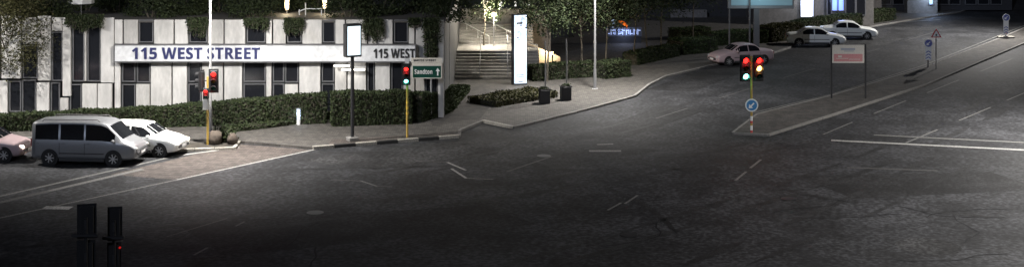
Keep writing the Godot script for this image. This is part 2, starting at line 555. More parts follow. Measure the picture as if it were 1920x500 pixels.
func signal_head(t: Node3D, where: Vector3, turn: float, lit: Array, n := 3, dia := 0.2, board := true) -> Node3D:
	# aspects from the top: red, amber, green; the front faces local +Z
	var hd := Node3D.new()
	hd.name = "signal_head"
	t.add_child(hd, true)
	hd.position = where
	hd.rotation.y = turn
	var st := mb()
	var hh: float = n * (dia + 0.1)
	box(st, Vector3.ZERO, Vector3(dia + 0.12, hh, 0.2), Basis(), 0.02)
	obj("housing", st, M.sig_black, hd)
	if board:
		st = mb()
		box(st, Vector3(0, 0, -0.02), Vector3(dia + 0.24, hh + 0.14, 0.02))
		obj("backboard", st, M.sig_black, hd)
	for k in n:
		var y := hh * 0.5 - (k + 0.5) * (dia + 0.1)
		st = mb()
		tube(st, [Vector3(0, y, 0.09), Vector3(0, y, 0.125), Vector3(0, y, 0.14)], [dia * 0.5, dia * 0.42, 0.01], 16)
		var kind: int = k if n == 3 else k * 2
		var on: bool = lit[k]
		obj(["red_lens", "amber_lens", "green_lens"][kind], st, M["sig" + str(kind) + ("on" if on else "off")], hd)
		st = mb()
		for i in 10:                                             # hood over the lens
			var a0 := -0.35 + (PI + 0.7) * i / 10.0
			var a1 := -0.35 + (PI + 0.7) * (i + 1) / 10.0
			var r := dia * 0.5 + 0.02
			var p0 := Vector3(cos(a0) * r, y + sin(a0) * r, 0.1)
			var p1 := Vector3(cos(a1) * r, y + sin(a1) * r, 0.1)
			quad(st, p0, p1, p1 + Vector3(0, -0.02, 0.2), p0 + Vector3(0, -0.02, 0.2), Vector3(0, 1, 0))
		obj("visor", st, M.sig_black, hd)
		if on: omni(hd, Vector3(0, y - 0.02, 0.22), [0.6, 0.2, 0.25][kind], [Color(1, 0.12, 0.1), Color(1, 0.6, 0.1), Color(0.1, 1, 0.75)][kind], 0.08)
	return hd
func signal_pole(t: Node3D, h: float, m, r := 0.057):
	var st := mb()
	cyl(st, Vector3(0, -0.02, 0), Vector3(0, h, 0), r, 12)
	obj("pole", st, m, t)
func band(t: Node3D, y0: float, y1: float, m, r := 0.061):
	var st := mb()
	cyl(st, Vector3(0, y0, 0), Vector3(0, y1, 0), r, 12)
	obj("band", st, m, t)
func strip(list: Array, w: float, y: float, m, called := "road_marking"):   # painted line through ground pixels
	var st := mb()
	for i in list.size() - 1:
		var a := g(list[i][0], list[i][1])
		var b := g(list[i + 1][0], list[i + 1][1])
		var d := (b - a).normalized()
		var s := Vector3(-d.z, 0, d.x) * w * 0.5
		var up := Vector3(0, y, 0)
		quad(st, a - s + up, b - s + up, b + s + up, a + s + up, Vector3.UP)
	return struct(called, st, m)
func kerb(parent: Node3D, list: Array, ms: Array, h := 0.125, w := 0.16, run := 1.0):
	# single kerb stones laid along ground pixels
	var k := 0
	for i in list.size() - 1:
		var a := g(list[i][0], list[i][1])
		var b := g(list[i + 1][0], list[i + 1][1])
		var ln := (b - a).length()
		var n := maxi(1, int(round(ln / run)))
		var d := (b - a) / ln
		var bs := Basis(d, Vector3.UP, d.cross(Vector3.UP))
		for j in n:
			var st := mb()
			var c := a + d * ln * (j + 0.5) / n
			box(st, c + Vector3(0, h * 0.5 - 0.02, 0), Vector3(ln / n - 0.018, h + 0.04, w), bs, 0.02)
			obj("kerb_stone", st, ms[k % ms.size()], parent)
			k += 1

func materials():
	var fine := noise_bytes(3, 0.35, 512, 2)
	var mid := noise_bytes(5, 0.03, 512, 4)
	var big := noise_bytes(9, 0.008, 512, 3)
	var cell := noise_bytes(21, 0.22, 512, 1, FastNoiseLite.TYPE_CELLULAR)
	var grit := noise_bytes(33, 0.13, 512, 3)
	T.asphalt = tex_from([[grit, 0.4, 1.4], [fine, 0.65, 1.2], [mid, 0.72, 1.1], [big, 0.65, 1.15]], 512)
	T.concrete = tex_from([[fine, 0.93, 1.02], [mid, 0.86, 1.03], [big, 0.88, 1.03]], 512)
	T.panel = tex_from([[fine, 0.94, 1.02], [mid, 0.92, 1.02], [big, 0.88, 1.03]], 512)
	T.soft = tex_from([[mid, 0.85, 1.0], [fine, 0.95, 1.0]], 512)
	T.worn = tex_from([[cell, 0.55, 1.15], [mid, 0.55, 1.2]], 512)
	# small clay pavers, too far away to be told apart one by one
	var im := PackedByteArray()
	im.resize(256 * 256 * 3)
	rng.seed = 77
	var tone := []
	for i in 16 * 8: tone.append(rng.randf_range(0.62, 1.0))
	for y in 256:
		for x in 256:
			var row := y / 16
			var xx := (x + (16 if row % 2 else 0)) % 256
			var v: float = tone[(row * 8 + xx / 32) % 128]
			if y % 16 < 2 or xx % 32 < 2: v = 0.38
			v *= lerpf(0.75, 1.05, mid[(y * 2) * 512 + x * 2] / 255.0)
			im[(y * 256 + x) * 3] = int(255 * v)
			im[(y * 256 + x) * 3 + 1] = int(248 * v)
			im[(y * 256 + x) * 3 + 2] = int(240 * v)
	var pim := Image.create_from_data(256, 256, false, Image.FORMAT_RGB8, im)
	pim.generate_mipmaps()
	T.paver = ImageTexture.create_from_image(pim)
	M.asphalt = mat(lin(0.06, 0.061, 0.066), 0.74, 0.0, T.asphalt, 19.0)
	M.asphalt_new = mat(lin(0.038, 0.038, 0.04), 0.75, 0.0, T.asphalt, 15.0)
	M.asphalt_old = mat(lin(0.068, 0.068, 0.07), 0.8, 0.0, T.asphalt, 17.0)
	M.rubber_mark = mat(lin(0.04, 0.04, 0.042), 0.7, 0.0, T.asphalt, 5.0)
	M.tar = mat(lin(0.014, 0.014, 0.015), 0.85)
	for m in [M.rubber_mark, M.tar, M.asphalt, M.asphalt_new, M.asphalt_old]: m.metallic_specular = 0.35
	M.pave = mat(lin(0.15, 0.145, 0.138), 0.85, 0.0, T.paver, 1.9)
	M.pave_red = mat(lin(0.15, 0.13, 0.122), 0.85, 0.0, T.paver, 2.1)
	M.island = mat(lin(0.09, 0.08, 0.072), 0.85, 0.0, T.asphalt, 4.0)
	M.kerb = mat(lin(0.25, 0.24, 0.225), 0.85, 0.0, T.concrete, 2.0)
	M.kerb_aged = mat(lin(0.21, 0.2, 0.188), 0.85, 0.0, T.concrete, 2.0)
	M.kerb_white = mat(lin(0.62, 0.58, 0.5), 0.7, 0.0, T.worn, 0.9)
	M.kerb_black = mat(lin(0.025, 0.024, 0.023), 0.7, 0.0, T.soft, 1.0)
	M.paint = mat(lin(0.62, 0.61, 0.58), 0.6, 0.0, T.worn, 1.3)
	M.paint_worn = mat(lin(0.27, 0.265, 0.25), 0.7, 0.0, T.worn, 1.1)
	M.paint_faint = mat(lin(0.15, 0.145, 0.14), 0.75, 0.0, T.worn, 0.8)
	M.soil = mat(lin(0.07, 0.06, 0.045), 0.95, 0.0, T.asphalt, 3.0)
	M.panel = [mat(lin(0.60, 0.585, 0.56), 0.8, 0.0, T.panel, 3.1), mat(lin(0.53, 0.515, 0.49), 0.8, 0.0, T.panel, 2.3), mat(lin(0.64, 0.625, 0.6), 0.8, 0.0, T.panel, 4.2), mat(lin(0.46, 0.455, 0.445), 0.8, 0.0, T.panel, 2.7)]
	for m in M.panel: m.uv1_scale.y *= 0.4
	M.wall_dark = mat(lin(0.06, 0.06, 0.06), 0.8, 0.0, T.soft, 3.0)
	M.frame = mat(lin(0.13, 0.13, 0.135), 0.5, 0.2)
	M.pane = mat(lin(0.012, 0.013, 0.016), 0.12)
	M.coping = mat(lin(0.09, 0.085, 0.08), 0.7, 0.0, T.soft, 1.0)
	M.board = mat(lin(0.82, 0.83, 0.84), 0.45, 0.0, T.soft, 6.0)
	M.navy = mat(lin(0.03, 0.035, 0.11), 0.4)
	M.black = mat(lin(0.012, 0.012, 0.013), 0.6)
	M.sig_black = mat(lin(0.009, 0.009, 0.01), 0.65)
	M.white = mat(lin(0.75, 0.75, 0.73), 0.4)
	M.grey_mark = mat(lin(0.3, 0.32, 0.36), 0.4)
	M.galv = mat(lin(0.42, 0.42, 0.42), 0.45, 0.3, T.soft, 0.8)
	M.dark_metal = mat(lin(0.03, 0.03, 0.032), 0.45, 0.3)
	M.grey_metal = mat(lin(0.16, 0.15, 0.15), 0.5, 0.2)
	M.yellow = mat(lin(0.6, 0.4, 0.05), 0.5)
	M.pole_yellow = mat(lin(0.5, 0.33, 0.07), 0.55, 0.0, T.soft, 0.5)
	M.orange = glow(Color(1.0, 0.45, 0.08), 0.55)
	M.red_paint = mat(lin(0.5, 0.06, 0.06), 0.5)
	M.blue_paint = mat(lin(0.05, 0.2, 0.42), 0.4)
	M.sign_blue = mat(lin(0.1, 0.12, 0.35), 0.4)
	M.sign_green = mat(lin(0.0, 0.045, 0.03), 0.4)
	M.cream = mat(lin(0.7, 0.66, 0.58), 0.5, 0.0, T.soft, 1.0)
	M.pink_board = mat(lin(0.62, 0.28, 0.28), 0.5, 0.0, T.soft, 1.0)
	M.stone = mat(lin(0.4, 0.38, 0.35), 0.8, 0.0, T.concrete, 1.5)
	M.rock = mat(lin(0.16, 0.125, 0.095), 0.9, 0.0, T.asphalt, 0.8)
	M.stair = mat(lin(0.36, 0.34, 0.31), 0.8, 0.0, T.concrete, 2.0)
	M.bark = mat(lin(0.27, 0.235, 0.18), 0.9, 0.0, T.asphalt, 0.7)
	M.twigs = mat(lin(0.045, 0.04, 0.028), 0.95)
	M.leaf = leaf_mat(lin(0.05, 0.064, 0.038))
	M.leaf_olive = leaf_mat(lin(0.062, 0.06, 0.032))
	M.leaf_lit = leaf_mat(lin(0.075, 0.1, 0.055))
	M.car_white = mat(lin(0.74, 0.75, 0.72), 0.3)
	M.car_white.clearcoat_enabled = true
	M.car_silver = mat(lin(0.21, 0.215, 0.225), 0.36, 0.35)
	M.car_silver.clearcoat_enabled = true
	M.car_pink = mat(lin(0.5, 0.38, 0.385), 0.35, 0.1)
	M.car_maroon = mat(lin(0.07, 0.014, 0.018), 0.3)
	M.car_maroon.clearcoat_enabled = true
	M.car_grey = mat(lin(0.2, 0.2, 0.205), 0.3, 0.4)
	M.car_glass = mat(lin(0.012, 0.013, 0.015), 0.06)
	M.rubber = mat(lin(0.02, 0.02, 0.02), 0.85)
	M.alloy = mat(lin(0.5, 0.5, 0.5), 0.35, 0.6)
	M.trim = mat(lin(0.04, 0.04, 0.042), 0.6)
	M.head_off = mat(lin(0.5, 0.5, 0.48), 0.15)
	M.tail_off = mat(lin(0.25, 0.015, 0.015), 0.25)
	M.head_on = glow(Color(1.0, 0.95, 0.86), 5.0)
	M.tail_on = glow(Color(1.0, 0.1, 0.07), 1.6)
	M.dim_red = glow(Color(1.0, 0.12, 0.1), 0.35)
	M.lamp_glow = glow(Color(1.0, 0.94, 0.85), 3.0)
	M.sig0on = glow(Color(1.0, 0.13, 0.11), 6.0)
	M.sig1on = glow(Color(1.0, 0.8, 0.4), 8.0)
	M.sig2on = glow(Color(0.5, 1.0, 0.95), 9.0)
	M.sig0off = mat(lin(0.1, 0.006, 0.006), 0.2)
	M.sig1off = mat(lin(0.1, 0.05, 0.004), 0.2)
	M.sig2off = mat(lin(0.004, 0.06, 0.045), 0.2)
	M.lightbox = glow(Color(0.9, 0.97, 1.0), 1.25)
	M.pylon_face = glow(Color(0.84, 0.91, 1.0), 0.9)
	M.tube_glow = glow(Color(1.0, 0.98, 0.94), 1.4)
	M.warm_glow = glow(Color(1.0, 0.9, 0.74), 1.8)
	M.window_glow = glow(Color(0.55, 0.66, 1.0), 0.75)
	M.window_warm = glow(Color(1.0, 0.9, 0.72), 0.6)
	M.panel_glow = glow(Color(0.88, 0.92, 1.0), 1.5)
	M.sign_glow = glow(Color(0.75, 0.82, 1.0), 0.5)
	M.sign_back = mat(lin(0.1, 0.11, 0.14), 0.5)
	M.screen = glow(Color(0.5, 0.62, 0.66), 0.28)
	M.far_wall = mat(lin(0.16, 0.15, 0.14), 0.85, 0.0, T.concrete, 5.0)
	M.far_dark = mat(lin(0.045, 0.045, 0.05), 0.6, 0.0, T.soft, 4.0)
	M.far_pale = mat(lin(0.3, 0.28, 0.27), 0.85, 0.0, T.concrete, 4.0)

func _ready():
	# ---- camera, sky, moonlight, exposure ----
	var cam := Camera3D.new()
	cam.name = "camera"
	add_child(cam)
	cam.position = Vector3(0, CH, 0)
	cam.near = 0.1
	cam.far = 1200.0
	cam.projection = Camera3D.PROJECTION_FRUSTUM
	cam.size = 0.1 * 500.0 / F
	cam.frustum_offset = Vector2(0, -0.1 * (250.0 - HY) / F)
	cam.current = true
	var we := WorldEnvironment.new()
	we.name = "environment"
	var env := Environment.new()
	env.background_mode = Environment.BG_SKY
	var sky := Sky.new()
	var sm := ProceduralSkyMaterial.new()
	sm.sky_top_color = Color(0.10, 0.11, 0.14)
	sm.sky_horizon_color = Color(0.30, 0.27, 0.24)
	sm.ground_bottom_color = Color(0.05, 0.05, 0.05)
	sm.ground_horizon_color = Color(0.2, 0.18, 0.16)
	sky.sky_material = sm
	env.sky = sky
	env.background_energy_multiplier = 0.6
	env.tonemap_mode = Environment.TONE_MAPPER_LINEAR
	env.tonemap_exposure = 1.0
	env.sdfgi_enabled = true
	env.ssao_enabled = true
	env.ssil_enabled = true
	we.environment = env
	add_child(we)
	var moon := DirectionalLight3D.new()
	moon.name = "moon"
	add_child(moon)
	moon.rotation_degrees = Vector3(-27, -22, 0)
	moon.light_energy = 0.17
	moon.light_angular_distance = 0.5
	moon.light_color = Color(0.85, 0.9, 1.0)
	moon.shadow_enabled = true
	materials()
	build_ground()
	build_street_lamps()
	build_office()
	build_stairs()
	build_far_buildings()
	build_plants()
	build_signals()
	build_signs()
	build_vehicles()

func build_ground():
	var st := mb()
	quad(st, Vector3(-500, 0, 60), Vector3(500, 0, 60), Vector3(500, 0, -700), Vector3(-500, 0, -700), Vector3.UP)
	var road := struct("road", st, M.asphalt)
	# patched and worn asphalt
	var patches := [[[[1060, 262], [1180, 258], [1330, 205], [1250, 196]], M.asphalt_new], [[[560, 300], [800, 268], [960, 262], [930, 290], [700, 318]], M.asphalt_old], [[[1500, 330], [1860, 322], [1960, 355], [1600, 372]], M.asphalt_new], [[[1210, 168], [1330, 128], [1430, 122], [1300, 172]], M.asphalt_new], [[[330, 420], [900, 385], [1010, 420], [420, 480]], M.asphalt_new], [[[1650, 52], [1770, 32], [1790, 44], [1660, 84], [1600, 96]], M.asphalt_old], [[[980, 300], [1160, 270], [1240, 282], [1010, 318]], M.asphalt_new]]
	for p in patches:
		st = mb()
		poly(st, ground_poly(p[0]), 0.004)
		obj("road_patch", st, p[1], road)
	st = mb()
	for k in 28:                                          # round reinstated patch
		var c := g(1742, 462)
		tri(st, c + Vector3(0, 0.004, 0), c + Vector3(cos(TAU * k / 28) * 1.15, 0.004, sin(TAU * k / 28) * 1.15), c + Vector3(cos(TAU * (k + 1) / 28) * 1.15, 0.004, sin(TAU * (k + 1) / 28) * 1.15), Vector3.UP)
	obj("road_patch", st, M.asphalt_old, road)
	st = mb()
	disc(st, g(590, 398) + Vector3(0, 0.004, 0), Vector3.UP, 0.34, 20)
	obj("manhole_cover", st, M.dark_metal, road)
	# brick crossing between its two edge lines
	st = mb()
	poly(st, ground_poly([[447, 270], [585, 281], [330, 337], [205, 327]]), 0.004)
	obj("crossing", st, M.pave_red, road)
	var marks := [
		[[[-60, 381], [330, 292]], 0.2, M.paint_worn], [[[330, 292], [447, 276]], 0.2, M.paint],
		[[[-60, 393], [90, 358]], 0.3, M.paint_faint], [[[90, 358], [265, 317]], 0.3, M.paint_worn],
		[[[-60, 421], [330, 337]], 0.14, M.paint_worn], [[[330, 337], [590, 280]], 0.14, M.paint],
		[[[80, 389], [131, 390]], 0.5, M.paint],
		[[[780, 302], [840, 304]], 0.1, M.paint_faint], [[[838, 304], [873, 319]], 0.12, M.paint], [[[846, 316], [874, 334]], 0.12, M.paint], [[[873, 334], [925, 336]], 0.12, M.paint_worn],
		[[[620, 337], [676, 339]], 0.1, M.paint_faint], [[[676, 339], [706, 349]], 0.11, M.paint_worn], [[[706, 349], [735, 350]], 0.1, M.paint_faint],
		[[[950, 322], [1035, 293]], 0.12, M.paint_faint], [[[1105, 283], [1165, 283]], 0.35, M.paint_worn], [[[1120, 271], [1150, 270]], 0.2, M.paint_worn],
		[[[1380, 338], [1400, 322]], 0.12, M.paint_worn], [[[1408, 315], [1428, 299]], 0.12, M.paint_worn], [[[1140, 394], [1165, 380]], 0.1, M.paint_worn], [[[1172, 382], [1196, 366]], 0.1, M.paint_worn],
		[[[310, 444], [425, 409]], 0.08, M.paint_faint], [[[362, 478], [388, 464]], 0.1, M.paint_worn], [[[440, 424], [458, 415]], 0.1, M.paint_faint],
		[[[1560, 263], [1980, 284]], 0.35, M.paint], [[[1640, 253], [1980, 270]], 0.25, M.paint_worn], [[[1590, 314], [1760, 320]], 0.2, M.paint_faint],
		[[[1700, 268], [1760, 243]], 0.1, M.paint_worn], [[[1800, 226], [1860, 201]], 0.1, M.paint_worn], [[[1890, 188], [1950, 163]], 0.1, M.paint_worn],
		[[[1545, 252], [1600, 229]], 0.1, M.paint_worn], [[[1640, 213], [1700, 189]], 0.1, M.paint_worn], [[[1740, 174], [1800, 150]], 0.1, M.paint_worn], [[[1840, 134], [1900, 110]], 0.1, M.paint_worn],
		[[[1230, 222], [1290, 203]], 0.09, M.paint_faint], [[[1350, 184], [1410, 165]], 0.09, M.paint_faint], [[[1470, 146], [1530, 128]], 0.09, M.paint_faint], [[[1590, 109], [1650, 91]], 0.09, M.paint_faint], [[[1700, 76], [1760, 58]], 0.09, M.paint_faint],
		[[[1410, 212], [1560, 177]], 0.1, M.paint_worn], [[[1560, 177], [1735, 122]], 0.1, M.paint_worn], [[[1735, 122], [1960, 33]], 0.1, M.paint_worn],
		[[[1690, 41], [1765, 37]], 0.4, M.paint_worn]]
	for m in marks:
		st = mb()
		var a := g(m[0][0][0], m[0][0][1])
		var b := g(m[0][1][0], m[0][1][1])
		var d := (b - a).normalized()
		var s: Vector3 = Vector3(-d.z, 0, d.x) * m[1] * 0.5
		var up := Vector3(0, 0.008, 0)
		quad(st, a - s + up, b - s + up, b + s + up, a + s + up, Vector3.UP)
		obj("road_marking", st, m[2], road)
	# rubber tracks left by turning wheels, and sealed cracks
	rng.seed = 402
	var tracks := [[[0, 470], [500, 400], [900, 352], [1300, 290], [1500, 245]], [[150, 480], [620, 410], [1000, 362], [1380, 296], [1540, 256]], [[640, 335], [900, 290], [1150, 235], [1400, 160]], [[760, 330], [980, 288], [1220, 235], [1460, 160]], [[940, 498], [1300, 395], [1620, 290], [1900, 165]], [[1040, 498], [1380, 398], [1690, 296], [1920, 190]], [[1280, 498], [1560, 385], [1760, 290]], [[1400, 498], [1660, 390], [1840, 300]], [[560, 290], [720, 282], [900, 268], [1000, 258]], [[200, 350], [520, 320], [820, 312], [1150, 320]], [[700, 262], [860, 268], [1000, 300], [1200, 380], [1300, 470]], [[1150, 300], [1350, 330], [1600, 380], [1900, 410]]]
	for tr in tracks:
		var cv := Curve3D.new()
		for k in tr.size():
			var tn := (g(tr[mini(k + 1, tr.size() - 1)][0], tr[mini(k + 1, tr.size() - 1)][1]) - g(tr[maxi(k - 1, 0)][0], tr[maxi(k - 1, 0)][1])) * 0.16
			cv.add_point(g(tr[k][0], tr[k][1]), -tn, tn)
		var ln := cv.get_baked_length()
		st = mb()
		var wd := rng.randf_range(0.22, 0.42)
		var s0 := 0.0
		while s0 < ln - 3.0:
			var s1 := minf(s0 + rng.randf_range(3.0, 9.0), ln)
			var n := int((s1 - s0) / 0.6) + 1
			for k in n:
				var fa := k / float(n)
				var fb := (k + 1.0) / n
				var a := cv.sample_baked(lerpf(s0, s1, fa))
				var b := cv.sample_baked(lerpf(s0, s1, fb))
				var d := (b - a).normalized()
				var sd := Vector3(-d.z, 0, d.x) * wd * 0.5
				var wa := minf(1.0, 5.0 * fa * (1.0 - fa) + 0.15)
				var wb := minf(1.0, 5.0 * fb * (1.0 - fb) + 0.15)
				var up := Vector3(0, 0.0065, 0)
				quad(st, a - sd * wa + up, b - sd * wb + up, b + sd * wb + up, a + sd * wa + up, Vector3.UP)
			s0 = s1 + rng.randf_range(0.5, 3.0)
		var o := obj("tyre_marks", st, M.rubber_mark, road)
		o.set_meta("kind", "stuff")
	for k in 9:
		var p := g(rng.randf_range(300, 1900), rng.randf_range(285, 490))
		var pts := [p]
		var dir := rng.randf_range(0, TAU)
		for j in 7:
			dir += rng.randfn() * 0.35
			p += Vector3(cos(dir), 0, sin(dir)) * rng.randf_range(0.4, 0.9)
			pts.append(p)
		st = mb()
		for j in 7:
			var d: Vector3 = (pts[j + 1] - pts[j]).normalized()
			var sd := Vector3(-d.z, 0, d.x) * 0.03
			var up := Vector3(0, 0.0095 + 0.0002 * k, 0)
			quad(st, pts[j] - sd + up, pts[j + 1] - sd + up, pts[j + 1] + sd + up, pts[j] + sd + up, Vector3.UP)
		obj("sealed_crack", st, M.tar, road)
	for k in [[700, 272], [1020, 292], [1480, 372], [1180, 440]]:
		st = mb()
		disc(st, g(k[0], k[1]) + Vector3(0, 0.012, 0), Vector3.UP, 0.33, 20)
		obj("manhole_cover", st, M.dark_metal, road)
	# pavements
	var edge := [[-420, 240], [0, 259], [300, 272], [326, 284], [438, 280], [447, 268], [585, 280], [860, 258], [862, 247], [905, 229], [962, 241], [1000, 232], [1100, 207], [1190, 182], [1218, 160], [1248, 145], [1335, 124], [1440, 104], [1483, 90], [1500, 80], [1640, 50], [1760, 30], [1800, 24], [1960, -25]]
	var pp := edge.duplicate()
	pp.append([1960, -130])
	pp.append([-420, -130])
	st = mb()
	slab(st, ground_poly(pp), -0.05, 0.11)
	var pave := struct("pavement", st, M.pave)
	kerb(pave, edge.slice(0, 3), [M.kerb, M.kerb_aged], 0.125, 0.16, 1.4)
	kerb(pave, edge.slice(2, 6), [M.kerb_white], 0.13, 0.18, 0.9)
	kerb(pave, edge.slice(6, 8), [M.kerb_white, M.kerb_black], 0.16, 0.2, 1.02)
	kerb(pave, [[860, 258], [862, 247], [905, 229]], [M.kerb_aged], 0.125, 0.16, 1.0)
	kerb(pave, [[905, 229], [962, 241]], [M.kerb_white], 0.135, 0.24, 0.85)
	kerb(pave, edge.slice(10, 19), [M.kerb_aged, M.kerb_aged, M.kerb], 0.125, 0.16, 1.0)
	kerb(pave, edge.slice(19, 24), [M.kerb, M.kerb_aged], 0.125, 0.16, 1.4)
	for q in [[[[330, 279], [436, 276], [440, 268], [350, 268]], M.soil], [[[620, 262], [850, 247], [852, 254], [612, 274]], M.pave_red], [[[810, 235], [900, 222], [960, 150], [850, 150], [800, 190]], M.island]]:
		st = mb()
		var v := PackedVector2Array()
		for p in q[0]:
			var w := g(p[0], p[1], 0.114)
			v.append(Vector2(w.x, w.z))
		poly(st, v, 0.1145)
		obj("paving_patch", st, q[1], pave)
	# island between the two carriageways
	var isl := [[1374, 252], [1420, 217], [1560, 182], [1740, 127], [1880, 72], [1960, 38], [1960, 66], [1900, 92], [1740, 160], [1560, 218], [1442, 255]]
	st = mb()
	slab(st, ground_poly(isl), -0.05, 0.1)
	var island := struct("traffic_island", st, M.island)
	var loop := isl.duplicate()
	loop.append(isl[0])
	kerb(island, loop.slice(0, 6), [M.kerb_aged], 0.12, 0.14, 1.3)
	kerb(island, loop.slice(6, 12), [M.kerb_aged], 0.12, 0.14, 1.3)

func build_street_lamps():
	lamp_post("tall grey street lamp rising behind the corner signal in front of the office", g(393, 266, 0.11), 9.4, Vector3(0.2, 0, 2.4), 480.0, "", 76.0, Vector3(0.03, -0.95, -0.25))
	lamp_post("tall grey street lamp on the pavement beside the tree planters", g(1116, 166, 0.11), 9.4, Vector3(0.4, 0, 1.5), 400.0)
	lamp_post("tall grey street lamp on the pavement past the minibus queue", g(-170, 250, 0.11), 9.4, Vector3(0.2, 0, 2.4), 330.0, "", 76.0, Vector3(0.1, -0.95, -0.25))
	lamp_post("tall grey street lamp on the island beyond the keep-left boards", g(1942, 62, 0.1), 10.5, Vector3(-2.4, 0, 1.2), 620.0, "", 76.0, Vector3(-0.55, -0.8, 0.05))
	lamp_post("tall grey street lamp beside the stop line across the wide road", g(2110, 260, 0.0), 9.4, Vector3(-1.5, 0, -0.3), 620.0, "", 78.0)
	lamp_post("tall grey street lamp at the near corner of the crossing", g(2260, 430, 0.0), 9.4, Vector3(-2.0, 0, -0.3), 360.0, "", 80.0, Vector3(-0.6, -0.8, 0.0))

func rect(x0, x1, y0, y1, z) -> Array:                 # centre and size of a pixel rectangle standing at distance z
	var a := at(x0, y1, z)
	var b := at(x1, y0, z)
	return [(a + b) * 0.5, Vector2(b.x - a.x, b.y - a.y)]
func build_office():
	var zf := 74.8
	var t := thing("office_building", "low office building of pale concrete panels and tall dark windows", "building", at(400, 223.8, zf))
	var o := t.position
	var top := 5.36
	var xl := at(-120, 0, zf).x
	var xr := at(832, 0, zf).x
	var st := mb()
	box(st, Vector3((xl + xr) * 0.5, top * 0.5 - 0.02, -zf - 3.32) - o, Vector3(xr - xl, top + 0.04 - 0.3, 6.0))
	obj("wall", st, M.wall_dark, t)
	st = mb()
	box(st, Vector3((xl + xr) * 0.5, top - 0.1, -zf - 3.2) - o, Vector3(xr - xl + 0.1, 0.09, 6.3), Basis(), 0.02)
	obj("coping", st, M.coping, t)
	var base := 228
	var P := [[-110, -72, 30, 147], [-68, -40, 30, base], [-34, -3, 30, 147], [-34, -8, 152, base], [0, 37, 30, 147], [68, 93, 30, 151], [115, 131, 33, 180], [187, 212, 33, 155], [156, 160, 40, 152], [-5, 12, 151, base], [66, 90, 155, base], [110, 126, 184, base], [152, 180, 157, base], [181, 208, 157, base], [95, 114, 33, 58], [39, 67, 33, 82],
		[213, 228, 37, 82], [230, 257, 37, 82], [287, 324, 37, 82], [326, 351, 37, 82], [388, 418, 37, 82], [420, 459, 37, 82], [498, 509, 37, 82], [511, 535, 37, 82], [566, 603, 37, 82], [628, 646, 37, 82], [648, 688, 37, 82], [690, 736, 37, 82], [766, 777, 37, 82], [779, 796, 37, 210], [821, 832, 37, base],
		[213, 224, 117, base], [253, 279, 158, base], [281, 320, 117, base], [322, 349, 117, base], [377, 391, 117, base], [393, 417, 117, base], [419, 453, 117, base], [498, 508, 117, base], [533, 558, 158, base], [560, 600, 117, base], [627, 649, 117, base], [651, 686, 117, base], [703, 731, 117, base], [756, 777, 117, base]]
	var i := 0
	for p in P:
		st = mb()
		var r := rect(p[0], p[1] - 0.6, p[2], p[3], zf)
		box(st, r[0] - o + Vector3(0, 0, -0.08 - 0.012 * (i % 3)), Vector3(r[1].x, r[1].y, 0.16), Basis(), 0.014)
		obj("panel", st, M.panel[[0, 2, 1, 0, 3, 2, 0, 1][(i * 5 + i / 3) % 8]], t)
		i += 1
	var W := [[39, 67, 85, 147], [94, 114, 60, 152], [133, 155, 38, 153], [161, 186, 38, 153], [14, 36, 152, 210], [38, 64, 150, 210], [92, 109, 155, 210], [128, 150, 158, 210], [-71, -36, 40, 150],
		[258, 285, 37, 80], [353, 386, 37, 80], [461, 496, 37, 80], [537, 564, 37, 80], [604, 627, 37, 80], [738, 764, 37, 80], [797, 820, 37, 210],
		[226, 251, 117, 154], [226, 251, 158, 210], [254, 279, 117, 155], [351, 375, 117, 154], [351, 375, 157, 210], [455, 496, 117, 154], [455, 496, 157, 210], [510, 531, 117, 154], [510, 531, 157, 210], [533, 558, 117, 155], [602, 625, 117, 154], [602, 625, 157, 210], [688, 701, 117, 210], [733, 754, 117, 210]]
	for w in W:
		var r := rect(w[0], w[1], w[2], w[3], zf)
		var c: Vector3 = r[0] - o
		var s: Vector2 = r[1]
		st = mb()
		var fr := 0.055
		for sg in [-1.0, 1.0]:
			box(st, c + Vector3(sg * (s.x * 0.5 - fr * 0.5), 0, -0.13), Vector3(fr, s.y, 0.1))
			box(st, c + Vector3(0, sg * (s.y * 0.5 - fr * 0.5), -0.13), Vector3(s.x - 2 * fr, fr, 0.1))
		var win := obj("window", st, M.frame, t)
		st = mb()
		box(st, c + Vector3(0, 0, -0.17), Vector3(s.x - 2 * fr, s.y - 2 * fr, 0.02))
		obj("pane", st, M.pane, win)
	# name board along the front
	var b := rect(213, 778, 85, 115, zf - 0.35)
	var nb := thing("name_board", "long white board across the facade reading 115 WEST STREET in navy", "sign", b[0] - Vector3(0, b[1].y * 0.5, 0))
	var q: Vector3 = nb.position
	st = mb()
	box(st, b[0] - q + Vector3(0, 0, -0.1), Vector3(b[1].x, b[1].y, 0.2), Basis(), 0.015)
	obj("board", st, M.board, nb)
	st = mb()
	for sg in [-1.0, 1.0]:
		box(st, b[0] - q + Vector3(0, sg * (b[1].y * 0.5 + 0.03), -0.12), Vector3(b[1].x + 0.1, 0.05, 0.3))
		box(st, b[0] - q + Vector3(sg * (b[1].x * 0.5 + 0.02), 0, -0.12), Vector3(0.04, b[1].y + 0.005, 0.28))
	obj("frame", st, M.frame, nb)
	var l1 := rect(245, 486, 90, 111, zf - 0.36)
	text("lettering", "115 WEST STREET", l1[1].y * 0.98, M.navy, nb, l1[0] - q + Vector3(0, 0, 0.015), l1[1].x, 0.0, 700, 0.35)
	var l2 := rect(699, 777, 92, 109, zf - 0.36)
	text("lettering", "115 WEST", l2[1].y * 0.98, M.black, nb, l2[0] - q + Vector3(0, 0, 0.015), l2[1].x, 0.0, 700, 0.3)
